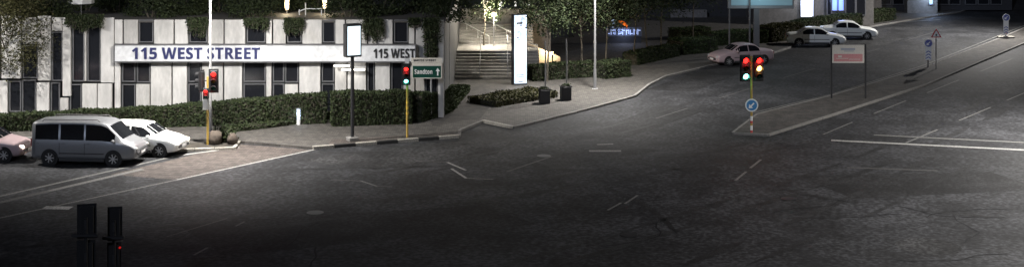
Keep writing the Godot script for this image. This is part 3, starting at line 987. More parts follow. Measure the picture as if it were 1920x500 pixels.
	# fluorescent fittings under the board
	for k in [[625, 655, 120, 126, "shorter glowing strip light fixed under the white name board"], [640, 684, 127, 134, "longer glowing strip light fixed just below the shorter one"]]:
		var r := rect(k[0], k[1], k[2], k[3], zf - 0.35)
		var f := thing("strip_light", k[4], "light", r[0], 0.0, "strip lights under the board")
		st = mb()
		box(st, Vector3(0, 0, 0), Vector3(r[1].x, 0.12, 0.1), Basis(), 0.02)
		obj("tube", st, M.tube_glow, f)
		st = mb()
		box(st, Vector3(0, 0, -0.2), Vector3(r[1].x * 0.9, 0.1, 0.29))
		obj("mount", st, M.frame, f)
		omni(f, Vector3(0, -0.02, 0.14), 0.5, Color(1, 0.98, 0.95), 0.1)
	# planted roof terrace with lamps and a parasol
	st = mb()
	box(st, Vector3((xl + xr) * 0.5, 2.5, -zf - 16.2), Vector3(xr - xl, 5.0, 19.0))
	tag(obj("terrace_block", st, M.wall_dark), "dark planted roof terrace block behind the concrete facade", "building")
	for k in [[537, 7, "glowing terrace lamp beside the white handrail above the facade"], [608, 4, "glowing terrace lamp above the lit box on its black post"]]:
		var c := at(k[0], k[1], 79.0)
		var f := thing("terrace_lamp", k[2], "lamp", Vector3(c.x, 5.0, c.z), 0.0, "terrace lamps")
		st = mb()
		cyl(st, Vector3.ZERO, Vector3(0, c.y - 5.35, 0), 0.03)
		obj("post", st, M.galv, f)
		st = mb()
		tube(st, [Vector3(0, c.y - 5.35, 0), Vector3(0, c.y - 5.25, 0), Vector3(0, c.y - 4.75, 0), Vector3(0, c.y - 4.7, 0)], [0.07, 0.12, 0.12, 0.05], 10)
		obj("lamp_globe", st, M.warm_glow, f)
		omni(f, Vector3(0, c.y - 5.0, 0.2), 1.5, Color(1, 0.93, 0.78), 0.15)
	var hr := thing("handrail", "short white handrail standing between the two terrace lamps", "railing", Vector3(at(572, 30, 78.0).x, 5.0, -78.0))
	for x in [-0.35, 0.0, 0.9]:
		st = mb()
		cyl(st, Vector3(x, 0, 0), Vector3(x, 1.0 if x == 0.0 else 0.62, 0), 0.035, 8)
		obj("post", st, M.white, hr)
	st = mb()
	tube(st, [Vector3(-0.4, 0.5, 0), Vector3(0, 0.66, 0), Vector3(0.95, 0.66, 0)], [0.03, 0.03, 0.03], 8)
	obj("rail", st, M.white, hr)
	var pc := at(150, 0, 77.5)
	var pr := thing("parasol", "white parasol open on the roof terrace above the creepers", "parasol", Vector3(pc.x, 5.0, pc.z))
	st = mb()
	cyl(st, Vector3.ZERO, Vector3(0, 2.0, 0), 0.03)
	obj("pole", st, M.galv, pr)
	st = mb()
	for k in 8:
		var a := TAU * (k + 0.5) / 8
		var c := TAU * (k + 1.5) / 8
		var ra := Vector3(cos(a) * 0.72, 0, sin(a) * 0.72)
		var rc := Vector3(cos(c) * 0.72, 0, sin(c) * 0.72)
		tri(st, Vector3(0, 2.02, 0), ra + Vector3(0, 1.5, 0), rc + Vector3(0, 1.5, 0), Vector3((ra + rc).x, 0.8, (ra + rc).z).normalized())
		quad(st, ra + Vector3(0, 1.5, 0), rc + Vector3(0, 1.5, 0), rc + Vector3(0, 1.02, 0), ra + Vector3(0, 1.02, 0), ra + rc)
	obj("canopy", st, M.white, pr)

func build_stairs():
	var t := thing("staircase", "broad outdoor stone staircase with white handrails rising between the buildings", "staircase", g(905, 148, 0.11))
	var o := t.position
	var xl := at(838, 0, 89.0).x - o.x
	var xr := at(1012, 0, 89.0).x - o.x
	var st: SurfaceTool
	for k in 9:
		st = mb()
		box(st, Vector3((xl + xr) * 0.5, 0.08 * (k + 1), -0.36 * k - 0.3), Vector3(xr - xl, 0.16 * (k + 1), 0.6), Basis(), 0.012)
		obj("step", st, M.stair, t)
	st = mb()
	box(st, Vector3((xl + xr) * 0.5, 0.71, -5.1), Vector3(xr - xl, 1.42, 3.4))
	obj("landing", st, M.stone, t)
	for k in 7:
		st = mb()
		box(st, Vector3((xl + xr) * 0.5 - 0.3, 0.71 + 0.08 * (k + 1), -6.8 - 0.4 * k - 0.3), Vector3(xr - xl, 1.42 + 0.16 * (k + 1), 0.6), Basis(), 0.012)
		obj("step", st, M.stone, t)
	st = mb()
	box(st, Vector3((xl + xr) * 0.5, 1.75, -10.6), Vector3(xr - xl + 2.0, 3.5, 0.5))
	obj("back_wall", st, M.stone, t)
	for hx in [[xl + 0.2, xl + 2.6], [xl + 2.2, xl + 4.6]]:
		st = mb()
		tube(st, [Vector3(hx[0], 2.9, -9.4), Vector3(hx[1], 2.0, -6.5)], [0.035, 0.035], 6)
		for k in 4:
			var f := k / 3.0
			var p := Vector3(lerpf(hx[0], hx[1], f), lerpf(2.9, 2.0, f), lerpf(-9.4, -6.5, f))
			cyl(st, p - Vector3(0, 0.85, 0), p, 0.025, 6)
		obj("handrail", st, M.white, t)
	for hx in [xl + 2.1, xl + 3.9]:
		st = mb()
		tube(st, [Vector3(hx, 0.9, -0.1), Vector3(hx, 2.35, -3.3), Vector3(hx, 2.35, -4.0)], [0.03, 0.03, 0.03], 6)
		for k in 3: cyl(st, Vector3(hx, 0.16 * (k * 4 + 1) - 0.02, -0.1 - 1.5 * k), Vector3(hx, 0.9 + 0.68 * k, -0.1 - 1.5 * k), 0.025, 6)
		obj("handrail", st, M.galv, t)
	for k in [[846, 88.0, 1.7, -5.2, "stair lamp glowing at the left edge of the landing"], [925, 88.0, 1.7, -5.6, "stair lamp glowing in the middle of the landing"]]:
		var x := at(k[0], 0, 92.0).x
		var f := thing("stair_lamp", k[4], "lamp", Vector3(x, 0.11 + 1.42, o.z + k[3]), 0.0, "stair lamps")
		st = mb()
		cyl(st, Vector3.ZERO, Vector3(0, 2.1, 0), 0.035)
		obj("post", st, M.galv, f)
		st = mb()
		tube(st, [Vector3(0, 2.1, 0), Vector3(0, 2.14, 0), Vector3(0, 2.3, 0), Vector3(0, 2.32, 0)], [0.05, 0.07, 0.07, 0.04], 10)
		obj("lamp_globe", st, M.warm_glow, f)
		omni(f, Vector3(0, 2.2, 0.14), 34.0, Color(1.0, 0.96, 0.89), 0.12)
	# low lit wall running down beside the stairs
	var wl := thing("ramp_wall", "low stone ramp wall lit by a warm lamp behind the slim pylon", "wall", g(1020, 128, 0.11))
	var wo := wl.position
	st = mb()
	var z := dist(128)
	var a := at(985, 76, z) - wo
	var b := at(1050, 104, z) - wo
	var pts := [Vector3(a.x, 0, 0), Vector3(b.x, 0, 0), Vector3(b.x, b.y, 0), Vector3(a.x, a.y, 0)]
	var bk := Vector3(0, 0, -0.3)
	quad(st, pts[0], pts[1], pts[2], pts[3], Vector3.BACK)
	quad(st, pts[0] + bk, pts[1] + bk, pts[2] + bk, pts[3] + bk, Vector3.FORWARD)
	quad(st, pts[3], pts[2], pts[2] + bk, pts[3] + bk, Vector3.UP)
	quad(st, pts[1], pts[2], pts[2] + bk, pts[1] + bk, Vector3.RIGHT)
	quad(st, pts[0], pts[3], pts[3] + bk, pts[0] + bk, Vector3.LEFT)
	obj("wall", st, M.stone, wl)
	var lp := at(1036, 100, z - 1.2)
	var f2 := thing("path_lamp", "small warm bollard lamp in front of the stone ramp wall", "lamp", Vector3(lp.x, 0.11, lp.z))
	st = mb()
	cyl(st, Vector3.ZERO, Vector3(0, lp.y - 0.2, 0), 0.05)
	obj("post", st, M.dark_metal, f2)
	st = mb()
	cyl(st, Vector3(0, lp.y - 0.2, 0), Vector3(0, lp.y, 0), 0.07)
	obj("lamp_globe", st, M.warm_glow, f2)
	omni(f2, Vector3(-0.2, lp.y + 0.1, 0.0), 7.0, Color(1.0, 0.86, 0.66), 0.1)

func block(called, label, x0, x1, y0, z, depth, m, base_y := 0.11) -> Node3D:
	var r := rect(x0, x1, y0, 0, z)
	var c: Vector3 = r[0]
	var top: float = at(0, y0, z).y
	var t := thing(called, label, "building", Vector3(c.x, base_y, -z))
	var st := mb()
	box(st, Vector3(0, (top - base_y) * 0.5, -depth * 0.5), Vector3(r[1].x, top - base_y, depth))
	obj("wall", st, m, t)
	return t
func pane_on(t: Node3D, called: String, x0, x1, y0, y1, z, m, fr := 0.08):
	var r := rect(x0, x1, y0, y1, z - 0.06)
	var c: Vector3 = r[0] - t.position
	var st := mb()
	for sg in [-1.0, 1.0]:
		box(st, c + Vector3(sg * r[1].x * 0.5, 0, 0), Vector3(fr, r[1].y + fr, 0.12))
		box(st, c + Vector3(0, sg * r[1].y * 0.5, 0), Vector3(r[1].x - fr, fr, 0.12))
	var w := obj(called, st, M.frame, t)
	st = mb()
	box(st, c, Vector3(r[1].x - fr, r[1].y - fr, 0.03))
	obj("pane", st, m, w)
	return w
func build_far_buildings():
	var t := block("showroom", "grey showroom wall with a tall glowing panel beside the parked white cars", 1425, 1640, -90, 121.0, 12.0, M.far_wall)
	pane_on(t, "glowing_panel", 1502, 1527, -40, 32, 121.0, M.panel_glow)
	omni(t, at(1514, 0, 120.0) - t.position, 2.5, Color(0.88, 0.92, 1.0), 0.5)
	pane_on(t, "window", 1552, 1560, -60, 28, 121.0, M.pane)
	pane_on(t, "lit_window", 1561, 1572, -60, 20, 121.0, M.window_glow)
	pane_on(t, "lit_window", 1573, 1584, -60, 20, 121.0, M.window_glow)
	omni(t, at(1573, 4, 120.2) - t.position, 1.5, Color(0.6, 0.7, 1.0), 0.4)
	pane_on(t, "window", 1587, 1605, -60, 28, 121.0, M.pane)
	pane_on(t, "window", 1607, 1624, -60, 28, 121.0, M.pane)
	t = block("glass_hall", "dark glass hall with pale pillars at the far end of the street", 1640, 1900, -120, 134.0, 14.0, M.far_dark)
	for x in [1652, 1676, 1700, 1760, 1782, 1812, 1836, 1860]:
		pane_on(t, "window", x, x + 20, -80, 8, 134.0, M.pane)
	var st := mb()
	for k in [[1625, 1652, 27]]:
		var r := rect(k[0], k[1], -90, k[2], 131.0)
		box(st, r[0] - t.position, Vector3(r[1].x, r[1].y, 1.0), Basis(), 0.03)
	obj("pillar", st, M.far_pale, t)
	st = mb()
	var r2 := rect(1700, 1757, -90, 25, 131.5)
	box(st, r2[0] - t.position, Vector3(r2[1].x, r2[1].y, 1.0), Basis(), 0.03)
	obj("side_wall", st, M.far_wall, t)
	pane_on(t, "lit_window", 1744, 1751, -40, 8, 130.9, M.window_glow)
	omni(t, at(1747, 0, 130.0) - t.position, 4.0, Color(0.75, 0.85, 1.0), 0.3)
	st = mb()
	var c0 := g(1803, 14, 0.11)
	cyl(st, c0 - t.position - Vector3(0, 0.1, 0), c0 - t.position + Vector3(0, 4, 0), 0.09)
	obj("column", st, M.galv, t)
	t = block("back_building", "dark building behind the trees with a row of small lit windows", 1060, 1440, -120, 128.0, 10.0, M.far_dark)
	st = mb()
	var r3 := rect(1258, 1326, 18, 44, 127.5)
	box(st, r3[0] - t.position, Vector3(r3[1].x, r3[1].y, 0.6), Basis(), 0.02)
	obj("pale_band", st, M.far_pale, t)
	for k in [[1176, 1184], [1212, 1219], [1227, 1236], [1240, 1250]]:
		pane_on(t, "lit_window", k[0], k[1], 35, 43, 128.0, M.window_warm, 0.06)
	t = block("upper_building", "dark building above the staircase with small lit windows", 825, 1075, -120, 112.0, 10.0, M.far_dark)
	for k in [[936, 942], [964, 969], [988, 994], [1063, 1067]]:
		pane_on(t, "lit_window", k[0], k[1], 2, 12, 112.0, M.tube_glow, 0.05)

func creeper(label: String, x0, x1, y0, y1, seed_: int):
	rng.seed = seed_
	var zf := 74.8
	var c := at((x0 + x1) * 0.5, y0, zf)
	var t := thing("creeper", label, "plant", Vector3(c.x, c.y, -zf + 0.12), 0.0, "creepers hanging over the facade")
	var w: float = (x1 - x0) * zf / F
	var h: float = (y1 - y0) * zf / F
	var st := mb()
	var lv := mb()
	for k in int(16 + w * 16):
		var x := rng.randf_range(-0.5, 0.5) * w
		var ln := h * rng.randf_range(0.25, 1.0) * (1.0 - 0.5 * absf(x / w))
		var pts := [Vector3(x, 0.12, -0.25), Vector3(x, 0.1, 0.03)]
		var rad := [0.01, 0.01]
		var n := 5
		for i in n:
			pts.append(Vector3(x + rng.randfn() * 0.04, -ln * (i + 1) / n, 0.06 + rng.randf() * 0.12))
			rad.append(0.007)
		tube(st, pts, rad, 3, false)
		for i in int(18 + ln * 70):
			var f := rng.randf()
			var p := Vector3(x + rng.randfn() * 0.07, 0.12 - ln * f, 0.1 + rng.randfn() * 0.06)
			p.z = maxf(p.z, 0.0)
			leaf(lv, p, 0.085 * rng.randf_range(0.7, 1.3), rng.randf_range(0.5, 1.0), 1.3)
	obj("stem", st, M.bark, t)
	obj("foliage", lv, M.leaf, t)
func build_plants():
	var b := 0.11
	hedge("long clipped hedge running along the foot of the office facade", [g(-140, 248, b), g(0, 244, b), g(300, 236, b), g(610, 229, b)], 0.9, [0.76, 0.78, 0.98, 1.55], 11, 420.0, "", M.leaf)
	hedge("tall square clipped hedge behind the lit box on a black post", [g(622, 234, b), g(768, 229, b)], 1.1, [1.7, 1.62], 12, 420.0, "", M.leaf)
	hedge("tapering low hedge behind the green direction sign", [g(778, 228, b), g(832, 210, b), g(866, 170, b)], 0.9, [1.5, 1.15, 0.35], 13, 420.0, "", M.leaf)
	hedge("ankle-high strip of ground cover behind the white bollard", [g(425, 246, b), g(520, 235, b), g(625, 219, b)], 0.8, 0.2, 14, 420.0)
	hedge("low planted bed around the foot of the slim pylon", [g(905, 196, b), g(965, 186, b), g(1018, 178, b)], 2.4, 0.32, 15, 300.0, "", M.leaf_olive)
	hedge("dark hedge behind the two black planters", [g(995, 150, b), g(1112, 142, b)], 1.0, 0.95, 16, 350.0, "", M.leaf)
	hedge("square hedge block beside the grey street lamp and tree row", [g(1124, 146, b), g(1170, 141, b)], 1.4, 1.0, 17, 350.0)
	hedge("dark low hedge under the row of slender trees", [g(1182, 121, b), g(1262, 104, b)], 1.2, 0.8, 18, 300.0, "", M.leaf)
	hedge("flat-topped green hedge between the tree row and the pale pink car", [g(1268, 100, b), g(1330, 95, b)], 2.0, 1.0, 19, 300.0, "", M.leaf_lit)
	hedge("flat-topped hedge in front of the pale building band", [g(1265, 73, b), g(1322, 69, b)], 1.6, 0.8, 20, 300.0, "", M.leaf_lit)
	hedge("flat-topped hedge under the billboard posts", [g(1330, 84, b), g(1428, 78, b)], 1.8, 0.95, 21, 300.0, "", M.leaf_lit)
	hedge("brownish hedge at the tail of the parked white saloon", [g(1434, 78, b), g(1490, 70, b)], 1.6, 1.2, 22, 300.0, "", M.leaf_olive)
	hedge("dark hedge running behind the two parked white saloons", [g(1496, 62, b), g(1600, 46, b), g(1668, 36, b)], 1.4, 1.0, 23, 300.0, "", M.leaf)
	make_tree("feathery_tree", "feathery olive tree in front of the far end of the facade", "", g(9, 216, b), 6.8, 2.5, 2.5, 31, 16000, 0.075, 0.09, Vector3(0.3, 0, 0.3), M.leaf_olive)
	var rows := [[1026, 152, 6.8, 2.3, 2.9, "slender tree rising behind the first black planter"], [1092, 141, 7.2, 2.6, 3.0, "slender tree between the black planters and the grey street lamp"], [1136, 131, 7.0, 2.4, 2.9, "leaning slender tree just past the grey street lamp"], [1188, 119, 7.4, 2.6, 2.7, "slender tree in front of the low glowing sign"], [1215, 108, 7.0, 2.5, 2.8, "slender tree at the end of the dark low hedge"], [1240, 93, 7.4, 2.6, 2.6, "slender tree before the pale building band"], [905, 124, 8.0, 2.6, 3.4, "dark spreading tree at the foot of the staircase"], [985, 110, 8.0, 2.6, 3.2, "dark tree behind the slim glowing pylon"], [1300, 78, 7.0, 2.8, 2.7, "dark tree behind the flat-topped green hedges"]]
	var i := 0
	for r in rows:
		make_tree("street_tree", r[5], "trees along the plaza", g(r[0], r[1], b), r[2], r[3], r[4], 40 + i, 5200, 0.11, 0.065, Vector3([0.15, -0.2, 0.35, 0.1, -0.25, 0.2, 0.1, 0.0, 0.1][i], 0, 0.1), M.leaf if i < 5 else M.leaf)
		i += 1
	# terrace planting: look-alikes that only their place tells apart
	i = 0
	for x in range(-90, 850, 62):
		var z := 77.0 + 1.3 * (i % 3)
		if x > 120 and x < 200 or absf(x - 537) < 30 or absf(x - 608) < 30: z = 80.5
		shrub("terrace_shrub", "dark leafy shrub in the planting along the roof terrace edge", "terrace shrubs", Vector3(at(x, 0, z).x, 5.0, -z), Vector3(2.8, 2.0, 1.7), 60 + i, 2600, 0.1, M.leaf)
		i += 1
	creeper("wide creeper hanging over the two tallest windows below the parasol", 126, 192, 30, 66, 81)
	creeper("creeper hanging down the window above the word WEST", 352, 388, 36, 80, 82)
	creeper("ragged creeper over the window above the end of the word STREET", 458, 502, 37, 66, 83)
	creeper("dense square creeper filling the window beside the ragged one", 535, 568, 37, 80, 84)
	creeper("creeper hanging beside the lit box on its black post", 680, 718, 38, 86, 85)
	creeper("long creeper falling down the dark end bay of the facade", 794, 824, 37, 138, 86)
	creeper("small creeper tuft over the last panel before the end bay", 768, 784, 37, 58, 87)
	# shrub and boulders at the corner
	shrub("corner_shrub", "low dark shrub between the boulders by the corner signal", "", g(417, 266, b), Vector3(1.4, 0.8, 0.7), 91, 900, 0.09, M.leaf)
	for k in [[402, 270, 0.34, "taller brown boulder beside the yellow signal pole"], [434, 270, 0.26, "smaller brown boulder at the kerb end by the corner shrub"]]:
		var st := mb()
		var rr: float = k[2]
		rng.seed = k[0]
		var s := SphereMesh.new()
		s.radius = rr
		s.height = rr * 2.0
		s.radial_segments = 10
		s.rings = 6
		var mdt := MeshDataTool.new()
		var am := ArrayMesh.new()
		am.add_surface_from_arrays(Mesh.PRIMITIVE_TRIANGLES, s.get_mesh_arrays())
		mdt.create_from_surface(am, 0)
		var nz := FastNoiseLite.new()
		nz.seed = k[0]
		nz.frequency = 1.6
		for v in mdt.get_vertex_count():
			var p := mdt.get_vertex(v)
			p *= 1.0 + 0.4 * nz.get_noise_3dv(p * 2.0 / rr * 0.3)
			p.y *= 1.25
			mdt.set_vertex(v, p)
		am.clear_surfaces()
		mdt.commit_to_surface(am)
		st.append_from(am, 0, Transform3D())
		st.generate_normals()
		var o := obj("boulder", st, M.rock)
		o.position = g(k[0], k[1], b) + Vector3(0, rr * 0.8, 0)
		tag(o, k[3], "rock", "boulders at the corner")

func build_signals():
	var b := 0.11
	var st: SurfaceTool
	# corner in front of the facade
	var t := thing("traffic_signal", "traffic signal on a yellow pole showing red in front of the name board", "traffic light", g(388, 271, b))
	signal_pole(t, 3.3, M.pole_yellow)
	band(t, 1.7, 2.3, M.white, 0.06)
	signal_head(t, Vector3(0.3, 3.1, 0.06), 0.15, [true, false, false], 3, 0.24)
	signal_head(t, Vector3(-0.3, 3.1, 0.0), -1.9, [false, false, false], 3, 0.2)
	signal_head(t, Vector3(-0.06, 2.5, 0.12), 0.1, [true, false], 2, 0.16, false)
	st = mb()
	box(st, Vector3(-0.1, 1.95, 0.08), Vector3(0.24, 0.5, 0.02), Basis(), 0.004)
	obj("plate", st, M.white, t)
	st = mb()
	box(st, Vector3(0, 3.1, 0), Vector3(0.5, 0.05, 0.05))
	obj("bracket", st, M.sig_black, t)
	# black and white kerb
	t = thing("traffic_signal", "traffic signal on a yellow pole above the black and white kerb", "traffic light", g(763, 258, b))
	signal_pole(t, 3.6, M.pole_yellow)
	for k in 3: band(t, 1.15 + 0.28 * k, 1.27 + 0.28 * k, M.yellow)
	signal_head(t, Vector3(-0.05, 3.15, 0.12), 0.1, [true, false, true], 3, 0.2)
	st = mb()
	box(st, Vector3(0.0, 3.82, 0.02), Vector3(0.22, 0.26, 0.06), Basis(), 0.02)
	obj("camera_box", st, M.white, t)
	st = mb()
	cyl(st, Vector3(0, 3.55, 0), Vector3(0, 3.75, 0), 0.03, 8)
	obj("bracket", st, M.sig_black, t)
	# island nose
	t = thing("traffic_signal", "twin-headed traffic signal with round blue arrow sign on the island nose", "traffic light", g(1410, 249, 0.1))
	signal_pole(t, 3.9, M.pole_yellow)
	for k in 4: band(t, 0.02 + 0.24 * k, 0.14 + 0.24 * k, M.white if k % 2 else M.red_paint)
	band(t, 0.14, 0.26, M.white)
	band(t, 0.62, 0.74, M.white)
	for sx in [-0.34, 0.34]:
		signal_head(t, Vector3(sx, 3.3, 0.08), 0.12, [true, sx > 0.0, sx < 0.0], 3, 0.3)
	st = mb()
	box(st, Vector3(0, 3.35, 0), Vector3(0.7, 0.06, 0.06))
	obj("bracket", st, M.sig_black, t)
	st = mb()
	box(st, Vector3(0, 3.75, 0), Vector3(0.7, 0.06, 0.06))
	obj("bracket", st, M.sig_black, t)
	round_sign(t, Vector3(0, 1.42, 0.09), 0.33)
	# near corner, seen from behind
	for k in [[159, 583, 3.23, 1.3, "broad black traffic signal seen from behind without a lit lamp"], [212, 570, 2.98, 1.0, "narrower black traffic signal from behind with a small red light"]]:
		t = thing("traffic_signal", k[4], "traffic light", g(k[0], k[1]), 0.0)
		signal_pole(t, k[2] - 0.4, M.sig_black)
		var a: Node3D = signal_head(t, Vector3(0, k[2] - 0.52, -0.1), PI + 0.25, [false, false, false])
		a.scale = Vector3(k[3], 1, 1)
		var c: Node3D = signal_head(t, Vector3(-0.02, k[2] - 1.62, -0.1), PI + 0.25, [false, false, false])
		c.scale = Vector3(k[3] * 0.95, 1, 1)
		st = mb()
		box(st, Vector3(0, k[2] - 0.92, 0.05), Vector3(0.62 * k[3] if k[3] > 1.1 else 0.66, 0.09, 0.2), Basis(), 0.02)
		obj("bracket", st, M.dark_metal, t)
		st = mb()
		box(st, Vector3(0, k[2] - 0.6, -0.02), Vector3(0.1, 0.3, 0.16), Basis(), 0.02)
		obj("bracket", st, M.dark_metal, t)
		st = mb()
		box(st, Vector3(0, k[2] - 1.6, -0.02), Vector3(0.1, 0.3, 0.16), Basis(), 0.02)
		obj("bracket", st, M.dark_metal, t)
		if k[3] < 1.1:
			st = mb()
			cyl(st, Vector3(0.2, k[2] - 1.22, 0.05), Vector3(0.2, k[2] - 1.22, 0.1), 0.032, 10)
			obj("indicator_light", st, M.dim_red, t)
func round_sign(t: Node3D, c: Vector3, r: float, m = null):
	var st := mb()
	cyl(st, c, c + Vector3(0, 0, 0.02), r, 24)
	var s := obj("sign_face", st, M.white, t)
	st = mb()
	cyl(st, c + Vector3(0, 0, 0.021), c + Vector3(0, 0, 0.025), r * 0.82, 24)
	obj("blue_disc", st, M.blue_paint if m == null else m, s)
	st = mb()                                             # arrow pointing down to the side
	var bs := Basis(Vector3(0, 0, 1), -0.8)
	box(st, c + bs * Vector3(0, 0.1 * r, 0) + Vector3(0, 0, 0.028), Vector3(r * 0.22, r * 0.8, 0.004), bs)
	var p := []
	for v in [Vector3(-0.42, -0.15, 0), Vector3(0.42, -0.15, 0), Vector3(0, -0.68, 0)]: p.append(c + bs * (v * r) + Vector3(0, 0, 0.031))
	tri(st, p[0], p[1], p[2], Vector3.BACK)
	obj("arrow", st, M.white, s)

func build_signs():
	var b := 0.11
	var st: SurfaceTool
	# lit advertising box on a post
	var t := thing("lightbox_post", "glowing white light box on a black post at the kerb", "sign", g(660, 264, b), 0.5)
	st = mb()
	cyl(st, Vector3.ZERO, Vector3(0, 4.2, 0), 0.09, 14)
	obj("post", st, M.dark_metal, t)
	st = mb()
	box(st, Vector3(0, 0.1, 0), Vector3(0.5, 0.2, 0.5), Basis(), 0.03)
	obj("footing", st, M.kerb, t)
	st = mb()
	box(st, Vector3(0, 4.95, 0), Vector3(0.82, 1.62, 0.42), Basis(), 0.03)
	var hs := obj("housing", st, M.dark_metal, t)
	st = mb()
	box(st, Vector3(0.0, 4.95, 0.212), Vector3(0.68, 1.42, 0.02), Basis(), 0.005)
	obj("light_panel", st, M.lightbox, hs)
	var al := AreaLight3D.new()
	al.name = "light"
	t.add_child(al)
	al.position = Vector3(0, 4.95, 0.24)
	al.rotation.y = PI
	al.set("area_size", Vector2(0.66, 1.4))
	al.light_energy = 1.5
	al.shadow_enabled = true
	# slim pylon
	t = thing("pylon_sign", "tall slim glowing white pylon sign standing in a planted bed", "sign", g(975, 159, b), 0.22)
	st = mb()
	box(st, Vector3(-0.02, 2.2, -0.12), Vector3(0.95, 4.4, 0.3), Basis(), 0.02)
	obj("housing", st, M.dark_metal, t)
	st = mb()
	box(st, Vector3(0.02, 2.22, 0.045), Vector3(0.78, 4.24, 0.03), Basis(), 0.006)
	var face := obj("light_panel", st, M.pylon_face, t)
	for k in [[-0.02, 3.86, 0.36, 0.16], [0.05, 3.7, 0.2, 0.05], [-0.12, 3.3, 0.22, 0.05], [-0.16, 2.95, 0.14, 0.1], [-0.08, 2.84, 0.18, 0.04], [0.0, 0.62, 0.5, 0.05], [0.0, 0.5, 0.5, 0.04], [0.02, 0.2, 0.3, 0.07]]:
		st = mb()
		box(st, Vector3(k[0], k[1], 0.064), Vector3(k[2], k[3], 0.006))
		obj("print", st, M.grey_mark, face)
	omni(t, Vector3(0, 2.0, 0.4), 0.8, Color(0.85, 0.92, 1.0), 0.5)
	# green direction sign
	t = thing("direction_sign", "green direction sign with cream street name strip on one post", "sign", g(808, 223, b))
	st = mb()
	cyl(st, Vector3.ZERO, Vector3(0, 3.0, 0), 0.05, 10)
	obj("post", st, M.galv, t)
	st = mb()
	box(st, Vector3(-0.22, 2.6, 0.09), Vector3(1.62, 0.84, 0.04), Basis(), 0.008)
	var bd := obj("board", st, M.cream, t)
	st = mb()
	box(st, Vector3(-0.22, 2.55, 0.115), Vector3(1.5, 0.62, 0.014))
	obj("green_panel", st, M.sign_green, bd)
	st = mb()
	box(st, Vector3(-0.24, 3.16, 0.09), Vector3(1.66, 0.26, 0.05), Basis(), 0.008)
	var ns := obj("name_strip", st, M.cream, t)
	text("lettering", "MAUDE STREET", 0.11, M.black, ns, Vector3(-0.34, 3.16, 0.12), 1.2)
	text("lettering", "Sandton", 0.24, M.white, bd, Vector3(-0.4, 2.55, 0.13), 0.95)
	st = mb()
	box(st, Vector3(0.36, 2.5, 0.13), Vector3(0.07, 0.3, 0.01))
	tri(st, Vector3(0.24, 2.58, 0.136), Vector3(0.48, 2.58, 0.136), Vector3(0.36, 2.76, 0.136), Vector3.BACK)
	obj("arrow", st, M.white, bd)
	# lit bollard
	t = thing("bollard_light", "short white louvred bollard light before the clipped hedge", "bollard", g(559, 233, b))
	st = mb()
	cyl(st, Vector3.ZERO, Vector3(0, 0.25, 0), 0.11, 14)
	obj("base", st, M.white, t)
	for k in 4:
		st = mb()
		cyl(st, Vector3(0, 0.29 + 0.14 * k, 0), Vector3(0, 0.38 + 0.14 * k, 0), 0.1, 14)
		obj("light_ring", st, M.pylon_face, t)
		st = mb()
		tube(st, [Vector3(0, 0.38 + 0.14 * k, 0), Vector3(0, 0.43 + 0.14 * k, 0)], [0.12, 0.115], 14)
		obj("louvre", st, M.grey_mark, t)
	st = mb()
	cyl(st, Vector3(0, 0.2, 0), Vector3(0, 0.8, 0), 0.06, 8)
	obj("core", st, M.white, t)
	omni(t, Vector3(0.0, 0.55, 0.16), 0.25, Color(0.9, 0.95, 1.0), 0.1)
	# planters with staked stems
	for k in [[1021, 193, "black planter with a pale staked stem nearest the pylon bed"], [1061, 187, "black planter with a pale staked stem further from the pylon bed"]]:
		t = thing("planter", k[2], "planter", g(k[0], k[1], b), 0.15, "black planters")
		st = mb()
		box(st, Vector3(0, 0.38, 0), Vector3(0.58, 0.76, 0.58), Basis(), 0.02)
		obj("tub", st, M.sig_black, t)
		st = mb()
		for sg in [-1.0, 1.0]:
			box(st, Vector3(sg * 0.3, 0.8, 0), Vector3(0.05, 0.07, 0.65), Basis(), 0.01)
			box(st, Vector3(0, 0.8, sg * 0.3), Vector3(0.55, 0.07, 0.05), Basis(), 0.01)
		obj("rim", st, M.black, t)
		st = mb()
		box(st, Vector3(0, 0.765, 0), Vector3(0.5, 0.02, 0.5))
		obj("soil", st, M.soil, t)
		st = mb()
		tube(st, [Vector3(0.05, 0.7, 0), Vector3(0.06, 2.0, 0.02), Vector3(0.04, 3.55, 0)], [0.055, 0.045, 0.04], 8)
		obj("stem", st, M.stone, t)
		st = mb()
		rng.seed = k[0]
		for i in 160: leaf(st, Vector3(rng.randfn() * 0.1, 0.8 + rng.randf() * 0.12, rng.randfn() * 0.1), 0.09, rng.randf_range(0.5, 1))
		obj("foliage", st, M.leaf, t)
	# low glowing sign under the trees
	t = thing("monument_sign", "low glowing blue-white sign with an orange swoosh beneath the trees", "sign", g(1170, 80, b))
	var z := dist(80) * (CH - b) / CH
	var r := rect(1137, 1204, 51, 68, z)
	st = mb()
	box(st, Vector3(0, (r[0].y - b - r[1].y * 0.5) * 0.5, -0.1), Vector3(r[1].x * 0.98, r[0].y - b - r[1].y * 0.5, 0.3))
	obj("plinth", st, M.far_dark, t)
	st = mb()
	box(st, r[0] - t.position + Vector3(0, 0, -0.1), Vector3(r[1].x, r[1].y, 0.25), Basis(), 0.02)
	var sb := obj("board", st, M.sign_back, t)
	rng.seed = 5
	for k in 9:
		st = mb()
		var cx: float = r[0].x - t.position.x + r[1].x * (-0.44 + 0.107 * k)
		var cy: float = r[0].y - b
		box(st, Vector3(cx - 0.08, cy, 0.05), Vector3(0.07, r[1].y * 0.62, 0.05))
		box(st, Vector3(cx + 0.04, cy + (0.12 if k % 3 else -0.14), 0.05), Vector3(0.17, 0.07, 0.05))
		if k % 2: box(st, Vector3(cx + 0.1, cy, 0.05), Vector3(0.06, r[1].y * 0.5, 0.045))
		obj("letter", st, M.sign_glow, sb)
	st = mb()
	var q := at(1150, 40, z) - t.position
	box(st, q, Vector3(0.3, 0.26, 0.1), Basis(), 0.01)
	cyl(st, Vector3(q.x, r[0].y - b, 0), Vector3(q.x, q.y, 0), 0.03, 6)
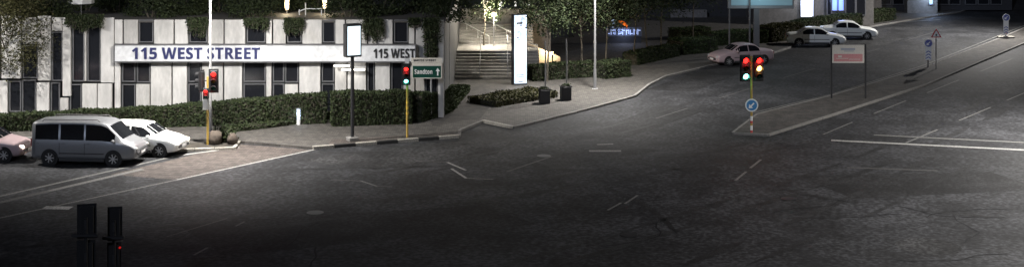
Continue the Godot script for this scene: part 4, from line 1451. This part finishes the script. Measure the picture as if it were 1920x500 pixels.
	obj("emblem", st, M.pylon_face, t)
	st = mb()
	var arc := []
	for k in 7:
		var f := k / 6.0
		arc.append(at(lerpf(1160, 1176, f), 40 + 9 * f * f, z) - t.position)
	tube(st, arc, [0.05, 0.08, 0.1, 0.11, 0.12, 0.12, 0.08], 6)
	cyl(st, Vector3(arc[6].x, r[0].y - b, 0), Vector3(arc[6].x, arc[6].y, 0), 0.03, 6)
	obj("swoosh", st, M.orange, t)
	omni(t, r[0] - t.position + Vector3(0, 0, 0.6), 0.8, Color(0.75, 0.82, 1.0), 0.4)
	# billboard
	var base := g(1412, 104, b)
	var zb := -base.z
	t = thing("billboard", "large billboard with a pale glowing screen above the parked pink car", "billboard", base)
	st = mb()
	r = rect(1366, 1490, -70, 16, zb)
	box(st, r[0] - base + Vector3(0, 0, -0.15), Vector3(r[1].x, r[1].y, 0.3), Basis(), 0.02)
	obj("housing", st, M.galv, t)
	r = rect(1372, 1487, -66, 10, zb - 0.02)
	st = mb()
	box(st, r[0] - base + Vector3(0, 0, 0.0), Vector3(r[1].x, r[1].y, 0.04))
	obj("screen", st, M.screen, t)
	omni(t, at(1430, -10, zb - 1.5) - base, 2.5, Color(0.7, 0.82, 0.86), 0.6)
	st = mb()
	var pa := at(1420, 16, zb) - base
	box(st, Vector3(pa.x, pa.y * 0.5, -0.18), Vector3(0.42, pa.y + 0.02, 0.28), Basis(), 0.02)
	obj("column", st, M.grey_metal, t)
	st = mb()
	var pb := at(1406, -60, zb) - base
	cyl(st, Vector3(pb.x, -0.02, 0.16), Vector3(pb.x, pb.y, 0.16), 0.07, 10)
	obj("post", st, M.grey_metal, t)
	st = mb()
	var pc := at(1369, 16, zb) - base
	cyl(st, Vector3(pc.x, 0.0, -0.15), Vector3(pc.x, pc.y, -0.15), 0.06, 8)
	obj("post", st, M.grey_metal, t)
	# board on two posts on the island
	base = g(1593, 184, 0.1)
	zb = -base.z
	t = thing("notice_board", "white and red notice board on two dark posts on the island", "sign", base)
	r = rect(1562, 1622, 84, 118, zb)
	for x in [1561, 1625]:
		st = mb()
		var p := at(x, 0, zb).x - base.x
		box(st, Vector3(p, (r[0].y + r[1].y * 0.5) * 0.5 - 0.05, -0.06), Vector3(0.09, r[0].y + r[1].y * 0.5 - 0.02, 0.09), Basis(), 0.01)
		obj("post", st, M.dark_metal, t)
	st = mb()
	box(st, r[0] - base, Vector3(r[1].x, r[1].y, 0.05), Basis(), 0.006)
	bd = obj("board", st, M.cream, t)
	r = rect(1565, 1619, 101, 115, zb - 0.03)
	st = mb()
	box(st, r[0] - base, Vector3(r[1].x, r[1].y, 0.01))
	obj("red_panel", st, M.pink_board, bd)
	for k in [[1578, 1605, 90, 94], [1584, 1603, 95, 96.5]]:
		st = mb()
		r = rect(k[0], k[1], k[2], k[3], zb - 0.03)
		box(st, r[0] - base, Vector3(r[1].x, r[1].y, 0.008))
		obj("print", st, M.grey_mark, bd)
	for k in [[1573, 1580, 104, 107.5], [1569, 1592, 109, 110], [1593, 1614, 110.5, 111.5]]:
		st = mb()
		r = rect(k[0], k[1], k[2], k[3], zb - 0.045)
		box(st, r[0] - base, Vector3(r[1].x, r[1].y, 0.006))
		obj("print", st, M.cream, bd)
	# keep-left boards and the warning triangle
	for k in [[1742, 126, 74, 112, "blue and white keep-left board beside the warning triangle"], [1888, 71, 27, 64, "blue and white keep-left board on its own small concrete foot"]]:
		base = g(k[0], k[1], 0.1)
		zb = -base.z
		t = thing("keep_left_sign", k[4], "sign", base, 0.0, "keep-left boards on the island")
		var tp := at(k[0], k[2], zb).y - 0.1
		var bt := at(k[0], k[3], zb).y - 0.1
		st = mb()
		cyl(st, Vector3.ZERO, Vector3(0, tp, 0), 0.05, 8)
		obj("post", st, M.grey_metal, t)
		st = mb()
		box(st, Vector3(0, (tp + bt) * 0.5 - 0.12, 0.07), Vector3(0.42, tp - bt - 0.25, 0.03), Basis(), 0.006)
		var pl := obj("plate", st, M.white, t)
		st = mb()
		for j in 3:
			var y := bt + 0.15 + j * 0.2
			for sg in [-1.0, 1.0]: box(st, Vector3(sg * 0.09, y, 0.088), Vector3(0.22, 0.06, 0.006), Basis(Vector3(0, 0, 1), -0.6 * sg))
		obj("chevron", st, M.sign_blue, pl)
		round_sign(t, Vector3(0, tp - 0.24, 0.1), 0.3, M.sign_blue)
		if k[0] == 1888:
			st = mb()
			box(st, Vector3(0, 0.06, 0), Vector3(1.3, 0.16, 0.5), Basis(), 0.03)
			obj("foot", st, M.kerb_white, t)
			for j in 3: band(t, 0.16 + j * 0.14, 0.3 + j * 0.14, M.red_paint if j % 2 else M.white, 0.09)
	base = g(1757, 129, 0.1)
	t = thing("warning_sign", "small red and white warning triangle on a thin post", "sign", base)
	zb = -base.z
	var hy := at(0, 70, zb).y - 0.1
	st = mb()
	cyl(st, Vector3.ZERO, Vector3(0, hy + 0.3, 0), 0.035, 8)
	obj("post", st, M.grey_metal, t)
	st = mb()
	tri(st, Vector3(-0.36, hy, 0.05), Vector3(0.36, hy, 0.05), Vector3(0, hy + 0.62, 0.05), Vector3.BACK)
	tri(st, Vector3(-0.36, hy, 0.035), Vector3(0.36, hy, 0.035), Vector3(0, hy + 0.62, 0.035), Vector3.FORWARD)
	var tf := obj("triangle", st, M.red_paint, t)
	st = mb()
	tri(st, Vector3(-0.25, hy + 0.06, 0.055), Vector3(0.25, hy + 0.06, 0.055), Vector3(0, hy + 0.48, 0.055), Vector3.BACK)
	obj("white_field", st, M.white, tf)
	st = mb()
	box(st, Vector3(0, hy + 0.17, 0.06), Vector3(0.1, 0.14, 0.006))
	obj("symbol", st, M.sign_green, tf)

func build_vehicles():
	car("minibus", "silver minibus with dark side windows waiting at the crossing line", "van", VAN, M.car_silver, g(168, 303), Vector3(1, 0, 0.1), [false, false])
	car("white_hatchback", "white hatchback with lit headlights behind the silver minibus", "car", HATCH, M.car_white, g(262, 287), Vector3(1, 0, 0.2), [true, false], "", "", 16.0)
	car("pale_car", "pale pinkish car with lit headlights queueing behind the silver minibus", "car", HATCH, M.car_pink, g(-32, 296), Vector3(1, 0, 0.08), [true, true], "", "", 10.0)
	car("pale_saloon", "pale pinkish saloon parked behind the twin-headed signal", "car", SEDAN, M.car_pink, g(1390, 119), Vector3(-1, 0, 0.35), [false, false])
	car("white_saloon", "white saloon parked behind the notice board with its boot to the hedge", "car", SEDAN, M.car_white, g(1530, 85), Vector3(1, 0, 0.06), [false, false], "parked white saloons")
	car("white_saloon", "white saloon parked one space further along the kerb, beyond the other", "car", SEDAN, M.car_white, g(1592, 72), Vector3(1, 0, 0.1), [false, false], "parked white saloons")
